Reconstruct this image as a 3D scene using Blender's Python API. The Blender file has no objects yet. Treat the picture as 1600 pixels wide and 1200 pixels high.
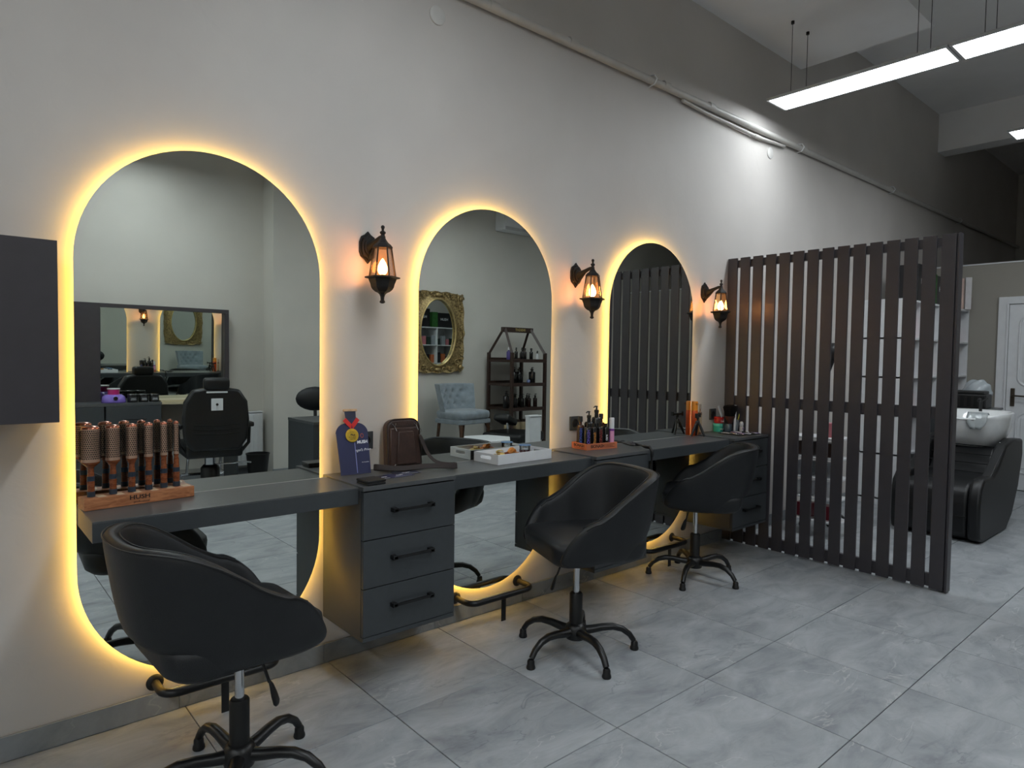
import bpy, bmesh, math, random
from mathutils import Vector, Matrix, Euler
random.seed(7)
sc = bpy.context.scene
COL = sc.collection
PI = math.pi
V = Vector

# ---------------------------------------------------------------- camera
F_PX, YAW, PITCH, ROLL = 1031.63, .7154, .0399, .014
CAM = V((0, -2.7645, 1.3901))
Fw = V((math.sin(YAW) * math.cos(PITCH), math.cos(YAW) * math.cos(PITCH), -math.sin(PITCH)))
R0 = V((math.cos(YAW), -math.sin(YAW), 0)); U0 = R0.cross(Fw)
Rt = math.cos(ROLL) * R0 + math.sin(ROLL) * U0; Up = -math.sin(ROLL) * R0 + math.cos(ROLL) * U0
cd = bpy.data.cameras.new('camera'); cam = bpy.data.objects.new('camera', cd); COL.objects.link(cam)
cd.sensor_fit = 'HORIZONTAL'; cd.sensor_width = 36; cd.lens = F_PX / 1600 * 36; cd.clip_start = .05; cd.clip_end = 60
cam.matrix_world = Matrix(((Rt.x, Up.x, -Fw.x, CAM.x), (Rt.y, Up.y, -Fw.y, CAM.y), (Rt.z, Up.z, -Fw.z, CAM.z), (0, 0, 0, 1)))
sc.camera = cam
# ---------------------------------------------------------------- world, exposure, light strengths
w = bpy.data.worlds.new('world'); sc.world = w; w.use_nodes = True
w.node_tree.nodes['Background'].inputs[0].default_value = (.55, .6, .7, 1)
w.node_tree.nodes['Background'].inputs[1].default_value = .3
sc.view_settings.view_transform = 'Standard'; sc.view_settings.look = 'None'
sc.view_settings.gamma = 1; sc.view_settings.exposure = 0.0; sc.view_settings.use_curve_mapping = False
PANEL_E = 18.0      # suspended LED panels
STRIP_E = 46.0      # LED tape behind the wall mirrors
BULB_E = 80.0       # lantern bulbs
cy = sc.cycles
cy.max_bounces = 9; cy.diffuse_bounces = 4; cy.glossy_bounces = 6; cy.transmission_bounces = 6; cy.transparent_max_bounces = 8
cy.sample_clamp_indirect = 5; cy.sample_clamp_direct = 0; cy.caustics_reflective = False; cy.caustics_refractive = False
cy.use_denoising = True

# ---------------------------------------------------------------- materials
def lin(c):
    return tuple(((x / 255) / 12.92 if x / 255 <= .04045 else (((x / 255) + .055) / 1.055) ** 2.4) for x in c)
MATS = {}
def mat(name, rgb, rough=.5, metal=0, vary=.06, scale=14, bump=0, bscale=60, spec=.5, coat=0, trans=0, emit=None, es=0, sheen=0, alpha=1, stretch=None):
    if name in MATS: return MATS[name]
    m = bpy.data.materials.new(name); m.use_nodes = True; nt = m.node_tree; N = nt.nodes; L = nt.links
    b = N['Principled BSDF']; c = lin(rgb)
    b.inputs['Roughness'].default_value = rough; b.inputs['Metallic'].default_value = metal
    b.inputs['Specular IOR Level'].default_value = spec; b.inputs['Coat Weight'].default_value = coat
    b.inputs['Transmission Weight'].default_value = trans; b.inputs['Sheen Weight'].default_value = sheen
    b.inputs['Alpha'].default_value = alpha
    tc = N.new('ShaderNodeTexCoord'); src = tc.outputs['Object']
    if stretch:
        mp = N.new('ShaderNodeMapping'); mp.inputs['Scale'].default_value = stretch; L.new(src, mp.inputs[0]); src = mp.outputs[0]
    if vary:
        n = N.new('ShaderNodeTexNoise'); n.inputs['Scale'].default_value = scale; n.inputs['Detail'].default_value = 4; L.new(src, n.inputs[0])
        r = N.new('ShaderNodeValToRGB'); r.color_ramp.elements[0].position = .3; r.color_ramp.elements[1].position = .7
        r.color_ramp.elements[0].color = tuple(x * (1 - vary) for x in c) + (1,); r.color_ramp.elements[1].color = tuple(min(1, x * (1 + vary)) for x in c) + (1,)
        L.new(n.outputs[0], r.inputs[0]); L.new(r.outputs[0], b.inputs['Base Color'])
    else: b.inputs['Base Color'].default_value = c + (1,)
    if bump:
        n2 = N.new('ShaderNodeTexNoise'); n2.inputs['Scale'].default_value = bscale; n2.inputs['Detail'].default_value = 5; L.new(src, n2.inputs[0])
        bp = N.new('ShaderNodeBump'); bp.inputs['Strength'].default_value = bump; bp.inputs['Distance'].default_value = .003
        L.new(n2.outputs[0], bp.inputs['Height']); L.new(bp.outputs[0], b.inputs['Normal'])
    if emit:
        b.inputs['Emission Color'].default_value = lin(emit) + (1,); b.inputs['Emission Strength'].default_value = es
    MATS[name] = m; return m
def emitter(name, lrgb, s):
    if name in MATS: return MATS[name]
    m = bpy.data.materials.new(name); m.use_nodes = True; nt = m.node_tree; nt.nodes.clear()
    e = nt.nodes.new('ShaderNodeEmission'); o = nt.nodes.new('ShaderNodeOutputMaterial')
    e.inputs[0].default_value = tuple(lrgb) + (1,); e.inputs[1].default_value = s; nt.links.new(e.outputs[0], o.inputs[0]); MATS[name] = m; return m
def wall_mat(name, rgb, bump=.35):
    m = bpy.data.materials.new(name); m.use_nodes = True; nt = m.node_tree; N = nt.nodes; L = nt.links; b = N['Principled BSDF']
    g = N.new('ShaderNodeNewGeometry'); c = lin(rgb)
    n = N.new('ShaderNodeTexNoise'); n.inputs['Scale'].default_value = 1.3; n.inputs['Detail'].default_value = 6; L.new(g.outputs['Position'], n.inputs[0])
    r = N.new('ShaderNodeValToRGB'); r.color_ramp.elements[0].position = .35; r.color_ramp.elements[1].position = .65
    r.color_ramp.elements[0].color = tuple(x * .95 for x in c) + (1,); r.color_ramp.elements[1].color = tuple(x * 1.04 for x in c) + (1,)
    L.new(n.outputs[0], r.inputs[0]); L.new(r.outputs[0], b.inputs['Base Color'])
    b.inputs['Roughness'].default_value = .62; b.inputs['Specular IOR Level'].default_value = .35
    n1 = N.new('ShaderNodeTexNoise'); n1.inputs['Scale'].default_value = 9; n1.inputs['Detail'].default_value = 8; n1.inputs['Distortion'].default_value = .8
    L.new(g.outputs['Position'], n1.inputs[0])
    bp = N.new('ShaderNodeBump'); bp.inputs['Strength'].default_value = bump; bp.inputs['Distance'].default_value = .006
    L.new(n1.outputs[0], bp.inputs['Height']); L.new(bp.outputs[0], b.inputs['Normal']); return m
def tile_mat(name, bright=1.0):
    m = bpy.data.materials.new(name); m.use_nodes = True; nt = m.node_tree; N = nt.nodes; L = nt.links; b = N['Principled BSDF']
    tc = N.new('ShaderNodeTexCoord'); oi = N.new('ShaderNodeObjectInfo')
    mul = N.new('ShaderNodeMath'); mul.operation = 'MULTIPLY'; mul.inputs[1].default_value = 37; L.new(oi.outputs['Random'], mul.inputs[0])
    ad = N.new('ShaderNodeVectorMath'); ad.operation = 'ADD'; L.new(tc.outputs['Object'], ad.inputs[0]); L.new(mul.outputs[0], ad.inputs[1])
    mp = N.new('ShaderNodeMapping'); mp.inputs['Rotation'].default_value = (0, 0, .35); mp.inputs['Scale'].default_value = (1, 2.1, 1); L.new(ad.outputs[0], mp.inputs[0])
    n = N.new('ShaderNodeTexNoise'); n.inputs['Scale'].default_value = 3.2; n.inputs['Detail'].default_value = 9; n.inputs['Roughness'].default_value = .65; n.inputs['Distortion'].default_value = .6
    L.new(mp.outputs[0], n.inputs[0])
    r = N.new('ShaderNodeValToRGB'); e = r.color_ramp.elements; e[0].position = .28; e[1].position = .74
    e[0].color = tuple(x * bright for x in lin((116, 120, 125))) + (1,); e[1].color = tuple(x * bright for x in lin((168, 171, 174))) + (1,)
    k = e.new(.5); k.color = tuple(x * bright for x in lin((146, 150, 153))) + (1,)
    L.new(n.outputs[0], r.inputs[0])
    def vein(scale, rot, width, col, fac, prev):
        mp2 = N.new('ShaderNodeMapping'); mp2.inputs['Rotation'].default_value = (0, 0, rot); mp2.inputs['Scale'].default_value = (1, 2.4, 1); L.new(ad.outputs[0], mp2.inputs[0])
        nn = N.new('ShaderNodeTexNoise'); nn.inputs['Scale'].default_value = scale; nn.inputs['Detail'].default_value = 5; nn.inputs['Distortion'].default_value = .9; L.new(mp2.outputs[0], nn.inputs[0])
        s = N.new('ShaderNodeMath'); s.operation = 'SUBTRACT'; s.inputs[1].default_value = .5; L.new(nn.outputs[0], s.inputs[0])
        a = N.new('ShaderNodeMath'); a.operation = 'ABSOLUTE'; L.new(s.outputs[0], a.inputs[0])
        rr = N.new('ShaderNodeMapRange'); rr.inputs[1].default_value = 0; rr.inputs[2].default_value = width; rr.inputs[3].default_value = fac; rr.inputs[4].default_value = 0; L.new(a.outputs[0], rr.inputs[0])
        # break the vein up
        nb = N.new('ShaderNodeTexNoise'); nb.inputs['Scale'].default_value = 2.2; L.new(mp2.outputs[0], nb.inputs[0])
        rb = N.new('ShaderNodeMapRange'); rb.inputs[1].default_value = .48; rb.inputs[2].default_value = .62; L.new(nb.outputs[0], rb.inputs[0])
        mm = N.new('ShaderNodeMath'); mm.operation = 'MULTIPLY'; L.new(rr.outputs[0], mm.inputs[0]); L.new(rb.outputs[0], mm.inputs[1])
        mx = N.new('ShaderNodeMix'); mx.data_type = 'RGBA'; mx.inputs[7].default_value = tuple(x * bright for x in lin(col)) + (1,)
        L.new(mm.outputs[0], mx.inputs[0]); L.new(prev, mx.inputs[6]); return mx.outputs[2]
    o = vein(1.7, .9, .006, (196, 196, 194), .55, r.outputs[0])
    o = vein(2.3, -.4, .012, (104, 108, 113), .6, o)
    L.new(o, b.inputs['Base Color'])
    rr = N.new('ShaderNodeMapRange'); rr.inputs[3].default_value = .33; rr.inputs[4].default_value = .5; L.new(n.outputs[0], rr.inputs[0]); L.new(rr.outputs[0], b.inputs['Roughness'])
    b.inputs['Specular IOR Level'].default_value = .4
    bp = N.new('ShaderNodeBump'); bp.inputs['Strength'].default_value = .12; bp.inputs['Distance'].default_value = .002; L.new(n.outputs[0], bp.inputs['Height']); L.new(bp.outputs[0], b.inputs['Normal'])
    return m
def wood_mat(name, c1, c2, scale=10, rough=.45, stretch=(1, 8, 8)):
    if name in MATS: return MATS[name]
    m = bpy.data.materials.new(name); m.use_nodes = True; nt = m.node_tree; N = nt.nodes; L = nt.links; b = N['Principled BSDF']
    tc = N.new('ShaderNodeTexCoord'); mp = N.new('ShaderNodeMapping'); mp.inputs['Scale'].default_value = stretch; L.new(tc.outputs['Object'], mp.inputs[0])
    n = N.new('ShaderNodeTexNoise'); n.inputs['Scale'].default_value = scale; n.inputs['Detail'].default_value = 6; n.inputs['Distortion'].default_value = 1.2; L.new(mp.outputs[0], n.inputs[0])
    r = N.new('ShaderNodeValToRGB'); r.color_ramp.elements[0].position = .35; r.color_ramp.elements[1].position = .65
    r.color_ramp.elements[0].color = lin(c1) + (1,); r.color_ramp.elements[1].color = lin(c2) + (1,); L.new(n.outputs[0], r.inputs[0]); L.new(r.outputs[0], b.inputs['Base Color'])
    b.inputs['Roughness'].default_value = rough; MATS[name] = m; return m

M_WALL = wall_mat('grey_plaster', (201, 196, 191)); M_WALL2 = wall_mat('grey_plaster_opposite', (202, 199, 191), .2)
M_CEIL = wall_mat('ceiling_paint', (238, 238, 238), .2)
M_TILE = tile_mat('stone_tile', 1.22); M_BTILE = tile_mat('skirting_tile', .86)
M_GROUT = mat('grout', (40, 42, 44), .9)
M_CAB = mat('graphite_laminate', (62, 66, 69), .42, vary=.05, scale=30, bump=.08, bscale=400)
M_CABTOP = mat('graphite_worktop', (82, 84, 85), .34, vary=.06, scale=40, bump=.08, bscale=500)
M_EDGE = mat('worn_edge', (104, 100, 96), .5)
M_BLACK = mat('black_metal', (17, 17, 18), .38, .0, bump=.05, spec=.5)
M_BLKP = mat('black_plastic', (15, 15, 16), .45)
M_GAP = mat('shadow_black', (8, 8, 9), .9)  # near-black for seams, creases, socket wells, ribs and plinth
M_LEA = mat('black_leatherette', (24, 26, 29), .5, vary=.1, scale=25, bump=.25, bscale=380, spec=.45)
M_LEA2 = mat('black_glossy_leather', (15, 16, 18), .42, vary=.1, scale=18, bump=.3, bscale=160)
M_STITCH = mat('stitch_thread', (48, 50, 54), .6)
M_CHR = mat('chrome', (200, 202, 206), .12, 1, vary=0)
M_SLAT = mat('aubergine_lacquer', (61, 58, 62), .38, vary=.05, scale=20, bump=.05)
M_WHITE = mat('white_lacquer', (226, 228, 230), .35, vary=.03)
M_PVC = mat('painted_pipe', (186, 183, 178), .45, vary=.05)
M_IRON = mat('lantern_iron', (22, 18, 17), .6, .2, vary=.25, scale=90, bump=.5, bscale=220)
M_BROWN = mat('brown_leather', (60, 42, 36), .36, vary=.3, scale=22, bump=.6, bscale=90)
M_STRAP = mat('brown_webbing', (40, 30, 28), .7, vary=.15)
M_PANELF = mat('panel_frame_grey', (186, 188, 190), .5)
M_GREYF = mat('grey_velvet', (132, 142, 150), .85, vary=.2, scale=12, bump=.4, bscale=120, sheen=.4)
M_WALNUT = wood_mat('walnut_leg', (58, 38, 26), (88, 60, 40))
M_SHELFW = wood_mat('dark_stained_wood', (40, 27, 22), (62, 43, 35))
M_HOLD = wood_mat('cherry_wood', (150, 92, 58), (190, 128, 86), stretch=(2, 10, 10))
M_BHAND = wood_mat('red_brown_wood', (104, 54, 30), (152, 86, 50), rough=.25)
M_GOLD = mat('antique_gold', (164, 142, 98), .42, .7, vary=.55, scale=45, bump=.6, bscale=80)
def thin_glass(name, tint, gloss):
    m = bpy.data.materials.new(name); m.use_nodes = True; nt = m.node_tree; N = nt.nodes; L = nt.links; N.clear()
    o = N.new('ShaderNodeOutputMaterial'); mx = N.new('ShaderNodeMixShader'); tr = N.new('ShaderNodeBsdfTransparent'); gl = N.new('ShaderNodeBsdfGlossy'); lw = N.new('ShaderNodeLayerWeight')
    tr.inputs[0].default_value = tint + (1,); gl.inputs['Roughness'].default_value = .03; lw.inputs[0].default_value = .35
    mr = N.new('ShaderNodeMapRange'); mr.inputs[3].default_value = gloss * .4; mr.inputs[4].default_value = min(1, gloss * 5); L.new(lw.outputs['Fresnel'], mr.inputs[0]); L.new(mr.outputs[0], mx.inputs[0])
    L.new(tr.outputs[0], mx.inputs[1]); L.new(gl.outputs[0], mx.inputs[2]); L.new(mx.outputs[0], o.inputs[0]); return m
def mirror_mat(name, rgb=(232, 238, 234)):
    m = bpy.data.materials.new(name); m.use_nodes = True; b = m.node_tree.nodes['Principled BSDF']
    b.inputs['Base Color'].default_value = lin(rgb) + (1,); b.inputs['Metallic'].default_value = 1; b.inputs['Roughness'].default_value = .0; return m
M_GLASS = thin_glass('clear_glass', (.95, .97, .98), .2)
M_MIR = mirror_mat('mirror_silver'); M_MIR2 = mirror_mat('old_mirror_silver', (226, 232, 228))
E_PANEL = emitter('panel_light', (.89, .955, 1), PANEL_E)
E_STRIP = emitter('warm_led', (1, .58, .1), STRIP_E)
E_BULB = emitter('bulb_light', (1, .45, .14), BULB_E)

# ---------------------------------------------------------------- mesh helpers
def setp(o, label=None, cat=None, group=None, kind=None):
    if label: o['label'] = label
    if cat: o['category'] = cat
    if group: o['group'] = group
    if kind: o['kind'] = kind
    return o
def empty(name, loc=(0, 0, 0), rz=0, label=None, cat=None, group=None, rx=0, ry=0):
    o = bpy.data.objects.new(name, None); COL.objects.link(o); o.location = loc; o.rotation_euler = (rx, ry, rz); o.empty_display_size = .05
    return setp(o, label, cat, group)
class MB:
    def __init__(s): s.bm = bmesh.new()
    def _tf(s, vs, mtx):
        if mtx is not None: bmesh.ops.transform(s.bm, matrix=mtx, verts=vs)
    def box(s, x0, x1, y0, y1, z0, z1, bev=0, seg=2, mtx=None):
        r = bmesh.ops.create_cube(s.bm, size=1); vs = r['verts']
        for v in vs: v.co = V(((x0 + x1) / 2 + v.co.x * (x1 - x0), (y0 + y1) / 2 + v.co.y * (y1 - y0), (z0 + z1) / 2 + v.co.z * (z1 - z0)))
        if bev:
            es = list({e for v in vs for e in v.link_edges})
            g = bmesh.ops.bevel(s.bm, geom=es, offset=bev, segments=seg, affect='EDGES', profile=.6); vs = list({v for f in g['faces'] for v in f.verts} | {v for v in vs if v.is_valid})
            vs = [v for v in vs if v.is_valid]
        s._tf(vs, mtx); return s
    def lathe(s, prof, n=24, c=(0, 0, 0), mtx=None, phase=0, squash=1, caps=True):
        rings = []; allv = []
        for r, z in prof:
            ring = [s.bm.verts.new((c[0] + r * math.cos(phase + 2 * PI * k / n), c[1] + r * squash * math.sin(phase + 2 * PI * k / n), c[2] + z)) for k in range(n)]
            rings.append(ring); allv += ring
        for a, b in zip(rings, rings[1:]):
            for k in range(n): s.bm.faces.new((a[k], a[(k + 1) % n], b[(k + 1) % n], b[k]))
        if caps: s.bm.faces.new(list(reversed(rings[0]))); s.bm.faces.new(rings[-1])
        s._tf(allv, mtx); return s
    def tube(s, pts, r, n=10, closed=False, sx=None, up=None):
        pts = [V(p) for p in pts]; m = len(pts); rings = []
        rr = r if isinstance(r, (list, tuple)) else [r] * m
        nrm = None
        for i, p in enumerate(pts):
            if closed: t = pts[(i + 1) % m] - pts[i - 1]
            else: t = pts[min(i + 1, m - 1)] - pts[max(i - 1, 0)]
            t.normalize()
            if up is not None: nrm = V(up) - V(up).dot(t) * t; nrm.normalize()
            elif nrm is None:
                a = V((0, 0, 1)) if abs(t.z) < .9 else V((1, 0, 0)); nrm = (a - a.dot(t) * t).normalized()
            else: nrm = (nrm - nrm.dot(t) * t).normalized()
            bn = t.cross(nrm); ring = []
            for k in range(n):
                a = 2 * PI * k / n; q = sx if sx else 1
                ring.append(s.bm.verts.new(p + rr[i] * (math.cos(a) * nrm + math.sin(a) * q * bn)))
            rings.append(ring)
        for i in range(m if closed else m - 1):
            a, b = rings[i], rings[(i + 1) % m]
            for k in range(n): s.bm.faces.new((a[k], a[(k + 1) % n], b[(k + 1) % n], b[k]))
        if not closed: s.bm.faces.new(list(reversed(rings[0]))); s.bm.faces.new(rings[-1])
        return s
    def prism(s, poly, h, mtx=None, z0=0):
        a = [s.bm.verts.new((x, y, z0)) for x, y in poly]; b = [s.bm.verts.new((x, y, z0 + h)) for x, y in poly]; n = len(poly)
        s.bm.faces.new(list(reversed(a))); s.bm.faces.new(b)
        for k in range(n): s.bm.faces.new((a[k], a[(k + 1) % n], b[(k + 1) % n], b[k]))
        s._tf(a + b, mtx); return s
    def grid(s, rows, closeu=False, closev=False):
        g = [[s.bm.verts.new(p) for p in row] for row in rows]; nu = len(g); nv = len(g[0])
        for i in range(nu if closeu else nu - 1):
            for j in range(nv if closev else nv - 1):
                s.bm.faces.new((g[i][j], g[(i + 1) % nu][j], g[(i + 1) % nu][(j + 1) % nv], g[i][(j + 1) % nv]))
        return g
    def blob(s, c, rx, ry, rz, sub=2, mtx=None):
        r = bmesh.ops.create_icosphere(s.bm, subdivisions=sub, radius=1)['verts']
        for v in r: v.co = V((c[0] + v.co.x * rx, c[1] + v.co.y * ry, c[2] + v.co.z * rz))
        s._tf(r, mtx); return s
    def to(s, name, m, parent=None, smooth=None, loc=None, label=None, kind=None, sub=0, bev=0, segs=2):
        bmesh.ops.recalc_face_normals(s.bm, faces=s.bm.faces)
        me = bpy.data.meshes.new(name); s.bm.to_mesh(me); s.bm.free(); me.materials.append(m)
        o = bpy.data.objects.new(name, me); COL.objects.link(o)
        if smooth is not None:
            for p in me.polygons: p.use_smooth = True
            if smooth < 3: me.set_sharp_from_angle(angle=smooth)
        if parent: o.parent = parent
        if loc: o.location = loc
        if bev:
            md = o.modifiers.new('b', 'BEVEL'); md.width = bev; md.segments = segs; md.limit_method = 'ANGLE'; md.angle_limit = .7
        if sub:
            md = o.modifiers.new('s', 'SUBSURF'); md.levels = sub; md.render_levels = sub
        if label: o['label'] = label
        if kind: o['kind'] = kind
        return o
def bx(name, x0, x1, y0, y1, z0, z1, m, parent=None, bev=.002, **k):
    b = MB(); b.box(x0, x1, y0, y1, z0, z1, bev=min(bev, .45 * min(abs(x1 - x0), abs(y1 - y0), abs(z1 - z0))) if bev else 0); return b.to(name, m, parent, **k)
def text(name, s, size, loc, xdir, up, m, parent, ext=.0004, align='CENTER', sx=1, shear=0, bold=0):
    cu = bpy.data.curves.new(name, 'FONT'); cu.body = s; cu.size = size; cu.align_x = align; cu.align_y = 'CENTER'; cu.extrude = ext; cu.shear = shear; cu.offset = bold; cu.resolution_u = 3
    tmp = bpy.data.objects.new('tmp', cu); me = bpy.data.meshes.new_from_object(tmp); bpy.data.objects.remove(tmp); bpy.data.curves.remove(cu)
    me.materials.clear(); me.materials.append(m); o = bpy.data.objects.new(name, me); COL.objects.link(o)
    x = V(xdir).normalized(); u = V(up).normalized(); n = x.cross(u)
    o.matrix_local = Matrix(((x.x * sx, u.x, n.x, loc[0]), (x.y * sx, u.y, n.y, loc[1]), (x.z * sx, u.z, n.z, loc[2]), (0, 0, 0, 1)))
    o.parent = parent; return o
def dup(root, loc=None, rz=None, label=None, group=None, m=None):
    def cp(o, par):
        c = o.copy(); COL.objects.link(c); c.parent = par
        for ch in o.children: cp(ch, c)
        return c
    r = cp(root, root.parent)
    if loc is not None: r.location = loc
    if rz is not None: r.rotation_euler = (r.rotation_euler[0], r.rotation_euler[1], rz)
    if label: r['label'] = label
    if group: r['group'] = group
    return r
def arc(cx, cy, r, a0, a1, n):
    return [(cx + r * math.cos(a0 + (a1 - a0) * i / n), cy + r * math.sin(a0 + (a1 - a0) * i / n)) for i in range(n + 1)]
def rrect(x0, x1, y0, y1, r, n=6):
    return arc(x1 - r, y1 - r, r, 0, PI / 2, n) + arc(x0 + r, y1 - r, r, PI / 2, PI, n) + arc(x0 + r, y0 + r, r, PI, 1.5 * PI, n) + arc(x1 - r, y0 + r, r, 1.5 * PI, 2 * PI, n)
def sstep(a, b, x):
    t = max(0, min(1, (x - a) / (b - a))); return t * t * (3 - 2 * t)

# ================================================================= SETTING
XL, XF, XE, YB1, YB2, HC = -2.6, 9.0, 13.0, -5.0, -4.7, 4.4
def struct(name, *a, m=M_WALL, **k):
    o = bx(name, *a, m, None, bev=0, **k); o['kind'] = 'structure'; return o
floor = struct('floor', XL - .2, XE + .2, YB1 - .2, .15, -.12, -.006, m=M_GROUT)
tb = MB(); tb.box(-.2982, .2982, -.2992, .2992, -.006, 0, bev=.0012, seg=1); t0 = tb.to('tile', M_TILE, floor)
first = True
for i in range(-5, 15):
    for j in range(-1, 9):
        x0, y0 = .1134 + .6 * i, -.5936 - .602 * j
        x1, y1 = x0 + .6, y0 - .602
        if x0 < XL or x1 > 9.2 or y0 > .1 or y1 < -5.5: continue
        if first: o = t0; first = False
        else: o = t0.copy(); COL.objects.link(o)
        cy_ = (y0 + y1) / 2
        o.location = ((x0 + x1) / 2, cy_, 0)
        if random.random() < .5: o.rotation_euler = (0, 0, PI)
wall_b = struct('wall_back', XL - .2, XE + .2, 0, .15, 0, HC)
struct('wall_front_1', XL - .2, 2.85, YB1 - .15, YB1, 0, HC, m=M_WALL2)
struct('wall_front_2', 2.85, XE + .2, YB1 - .15, YB2, 0, HC, m=M_WALL2)
struct('wall_left', XL - .2, XL, YB1 - .15, .15, 0, HC, m=M_WALL2)
struct('wall_end', XE, XE + .15, YB1 - .15, .15, 0, HC, m=M_WALL2)
struct('wall_right', XF, XF + .1, YB2, 0, 0, 2.52, m=wall_mat('partition_paint', (158, 154, 145), .2))
struct('trim_1', XF - .012, XF + .112, YB2, 0, 2.52, 2.535, m=M_WHITE)
struct('ceiling', XL - .2, XE + .2, YB1 - .2, .15, HC, HC + .1, m=M_CEIL)
struct('ceiling_beam_1', XL - .2, 5.65, -1.006, 0, 3.905, HC, m=M_CEIL)
struct('ceiling_beam_2', 9.19, 9.45, YB2, 0, 3.95, HC, m=M_CEIL)
# skirting of cut floor tiles
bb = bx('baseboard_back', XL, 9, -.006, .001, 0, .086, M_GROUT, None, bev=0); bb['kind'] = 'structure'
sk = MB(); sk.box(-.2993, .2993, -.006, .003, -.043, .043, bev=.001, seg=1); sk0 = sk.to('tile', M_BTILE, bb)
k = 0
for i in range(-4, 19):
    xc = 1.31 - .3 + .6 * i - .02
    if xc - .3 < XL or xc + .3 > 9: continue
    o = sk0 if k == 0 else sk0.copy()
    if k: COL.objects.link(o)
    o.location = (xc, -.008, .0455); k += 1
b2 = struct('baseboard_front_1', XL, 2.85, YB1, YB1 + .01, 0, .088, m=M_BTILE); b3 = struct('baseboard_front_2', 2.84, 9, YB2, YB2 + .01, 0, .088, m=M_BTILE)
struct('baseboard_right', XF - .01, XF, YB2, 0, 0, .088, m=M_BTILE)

# ---- far door in the partition
dr = empty('door_1', (XF, -1.2, 0)); dr['kind'] = 'structure'
bx('door_frame', -.05, .02, .38, .47, 0, 2.14, M_WHITE, dr, .006); bx('door_frame', -.05, .02, -.63, -.54, 0, 2.14, M_WHITE, dr, .006); bx('door_frame', -.05, .02, -.54, .38, 2.06, 2.14, M_WHITE, dr, .006)
bx('stop_bead', -.065, -.04, .37, .39, 0, 2.06, M_WHITE, dr, .004)
lf = bx('door_leaf', -.03, .01, -.54, .37, .01, 2.055, M_WHITE, dr, .003)
def ringp(name, pts, r, m, par):
    b = MB(); b.tube(pts, r, 8, closed=True, sx=1); return b.to(name, m, par, smooth=3)
for (ya, yb, za, zb) in ((-.44, -.13, 1.16, 1.92), (-.03, .27, 1.16, 1.92), (-.44, -.13, .2, .86), (-.03, .27, .2, .86)):
    pts = [(-.032, y, z) for y, z in rrect(ya, yb, za, zb, .09)]; ringp('moulding', pts, .012, M_WHITE, lf)
    bx('raised_panel', -.04, -.025, ya + .04, yb - .04, za + .05, zb - .05, M_WHITE, lf, .007)
ringp('moulding', [(-.032, -.08 + .1 * math.cos(a), 1.01 + .1 * math.sin(a)) for a in [2 * PI * i / 24 for i in range(24)]], .01, M_WHITE, lf)
M_BRZ = mat('bronze_handle', (96, 88, 78), .35, .8)
hp = bx('handle_plate', -.045, -.03, .29, .33, .93, 1.13, M_BRZ, lf, .006)
b = MB(); b.tube([(-.03, .31, 1.05), (-.085, .31, 1.05), (-.09, .3, 1.05), (-.09, .18, 1.045)], .009, 8); b.to('lever', M_BRZ, hp, smooth=1)

# ================================================================= PIPES, COVER PLATES
p = empty('wall_pipe', (0, 0, 3.2), label='long pale painted pipe running high along the wall above the arched mirrors', cat='pipe')
b = MB(); b.tube([(XL, -.03, .0), (4, -.03, .012), (8, -.03, .03), (13, -.03, .06)], .024, 14); b.to('pipe_run', M_PVC, p, smooth=1)
for x in (2.21, 2.8, 3.7, 4.24, 5.67, 7.73):
    b = MB(); b.tube([(x - .03, -.03, .006 + x * .0035), (x + .03, -.03, .006 + x * .0035)], .028, 14); b.to('pipe_coupling', M_PVC, p, smooth=1)
for x in (3.56, 5.62, 7.7, 10):
    z = .006 + x * .0035
    b = MB(); b.tube([(x, 0, z - .035), (x, -.045, z - .03), (x, -.064, z), (x, -.045, z + .03), (x, 0, z + .035)], .005, 6); b.to('pipe_clip', M_WHITE, p, smooth=1)
p2 = empty('thin_conduit', (0, 0, 3.16), label='short thin conduit joining the underside of the long wall pipe', cat='pipe')
b = MB(); b.tube([(3.9, -.025, .018), (4.2, -.025, .005), (4.9, -.025, -.002), (5.35, -.025, .02)], .012, 10); b.to('conduit_run', M_PVC, p2, smooth=1)
b = MB(); b.tube([(4.86, -.025, -.003), (4.95, -.025, .0)], .016, 10); b.to('coupling', M_PVC, p2, smooth=1)
for x, z, l in ((1.88, 3.067, 'round blank cover plate on wall above the gap beside the largest mirror'), (5.16, 3.09, 'round blank cover plate on wall under the pipe near the slatted screen')):
    b = MB(); mt = Matrix.Translation((x, 0, z)) @ Matrix.Rotation(PI / 2, 4, 'X'); b.lathe([(.046, 0), (.045, .006), (.04, .009), (.0, .0095)][:3], 32, mtx=mt)
    setp(b.to('cover_plate', mat('cover_white', (205, 203, 199), .5), None, smooth=.8), l, 'cover plate', 'round blank cover plates')

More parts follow.
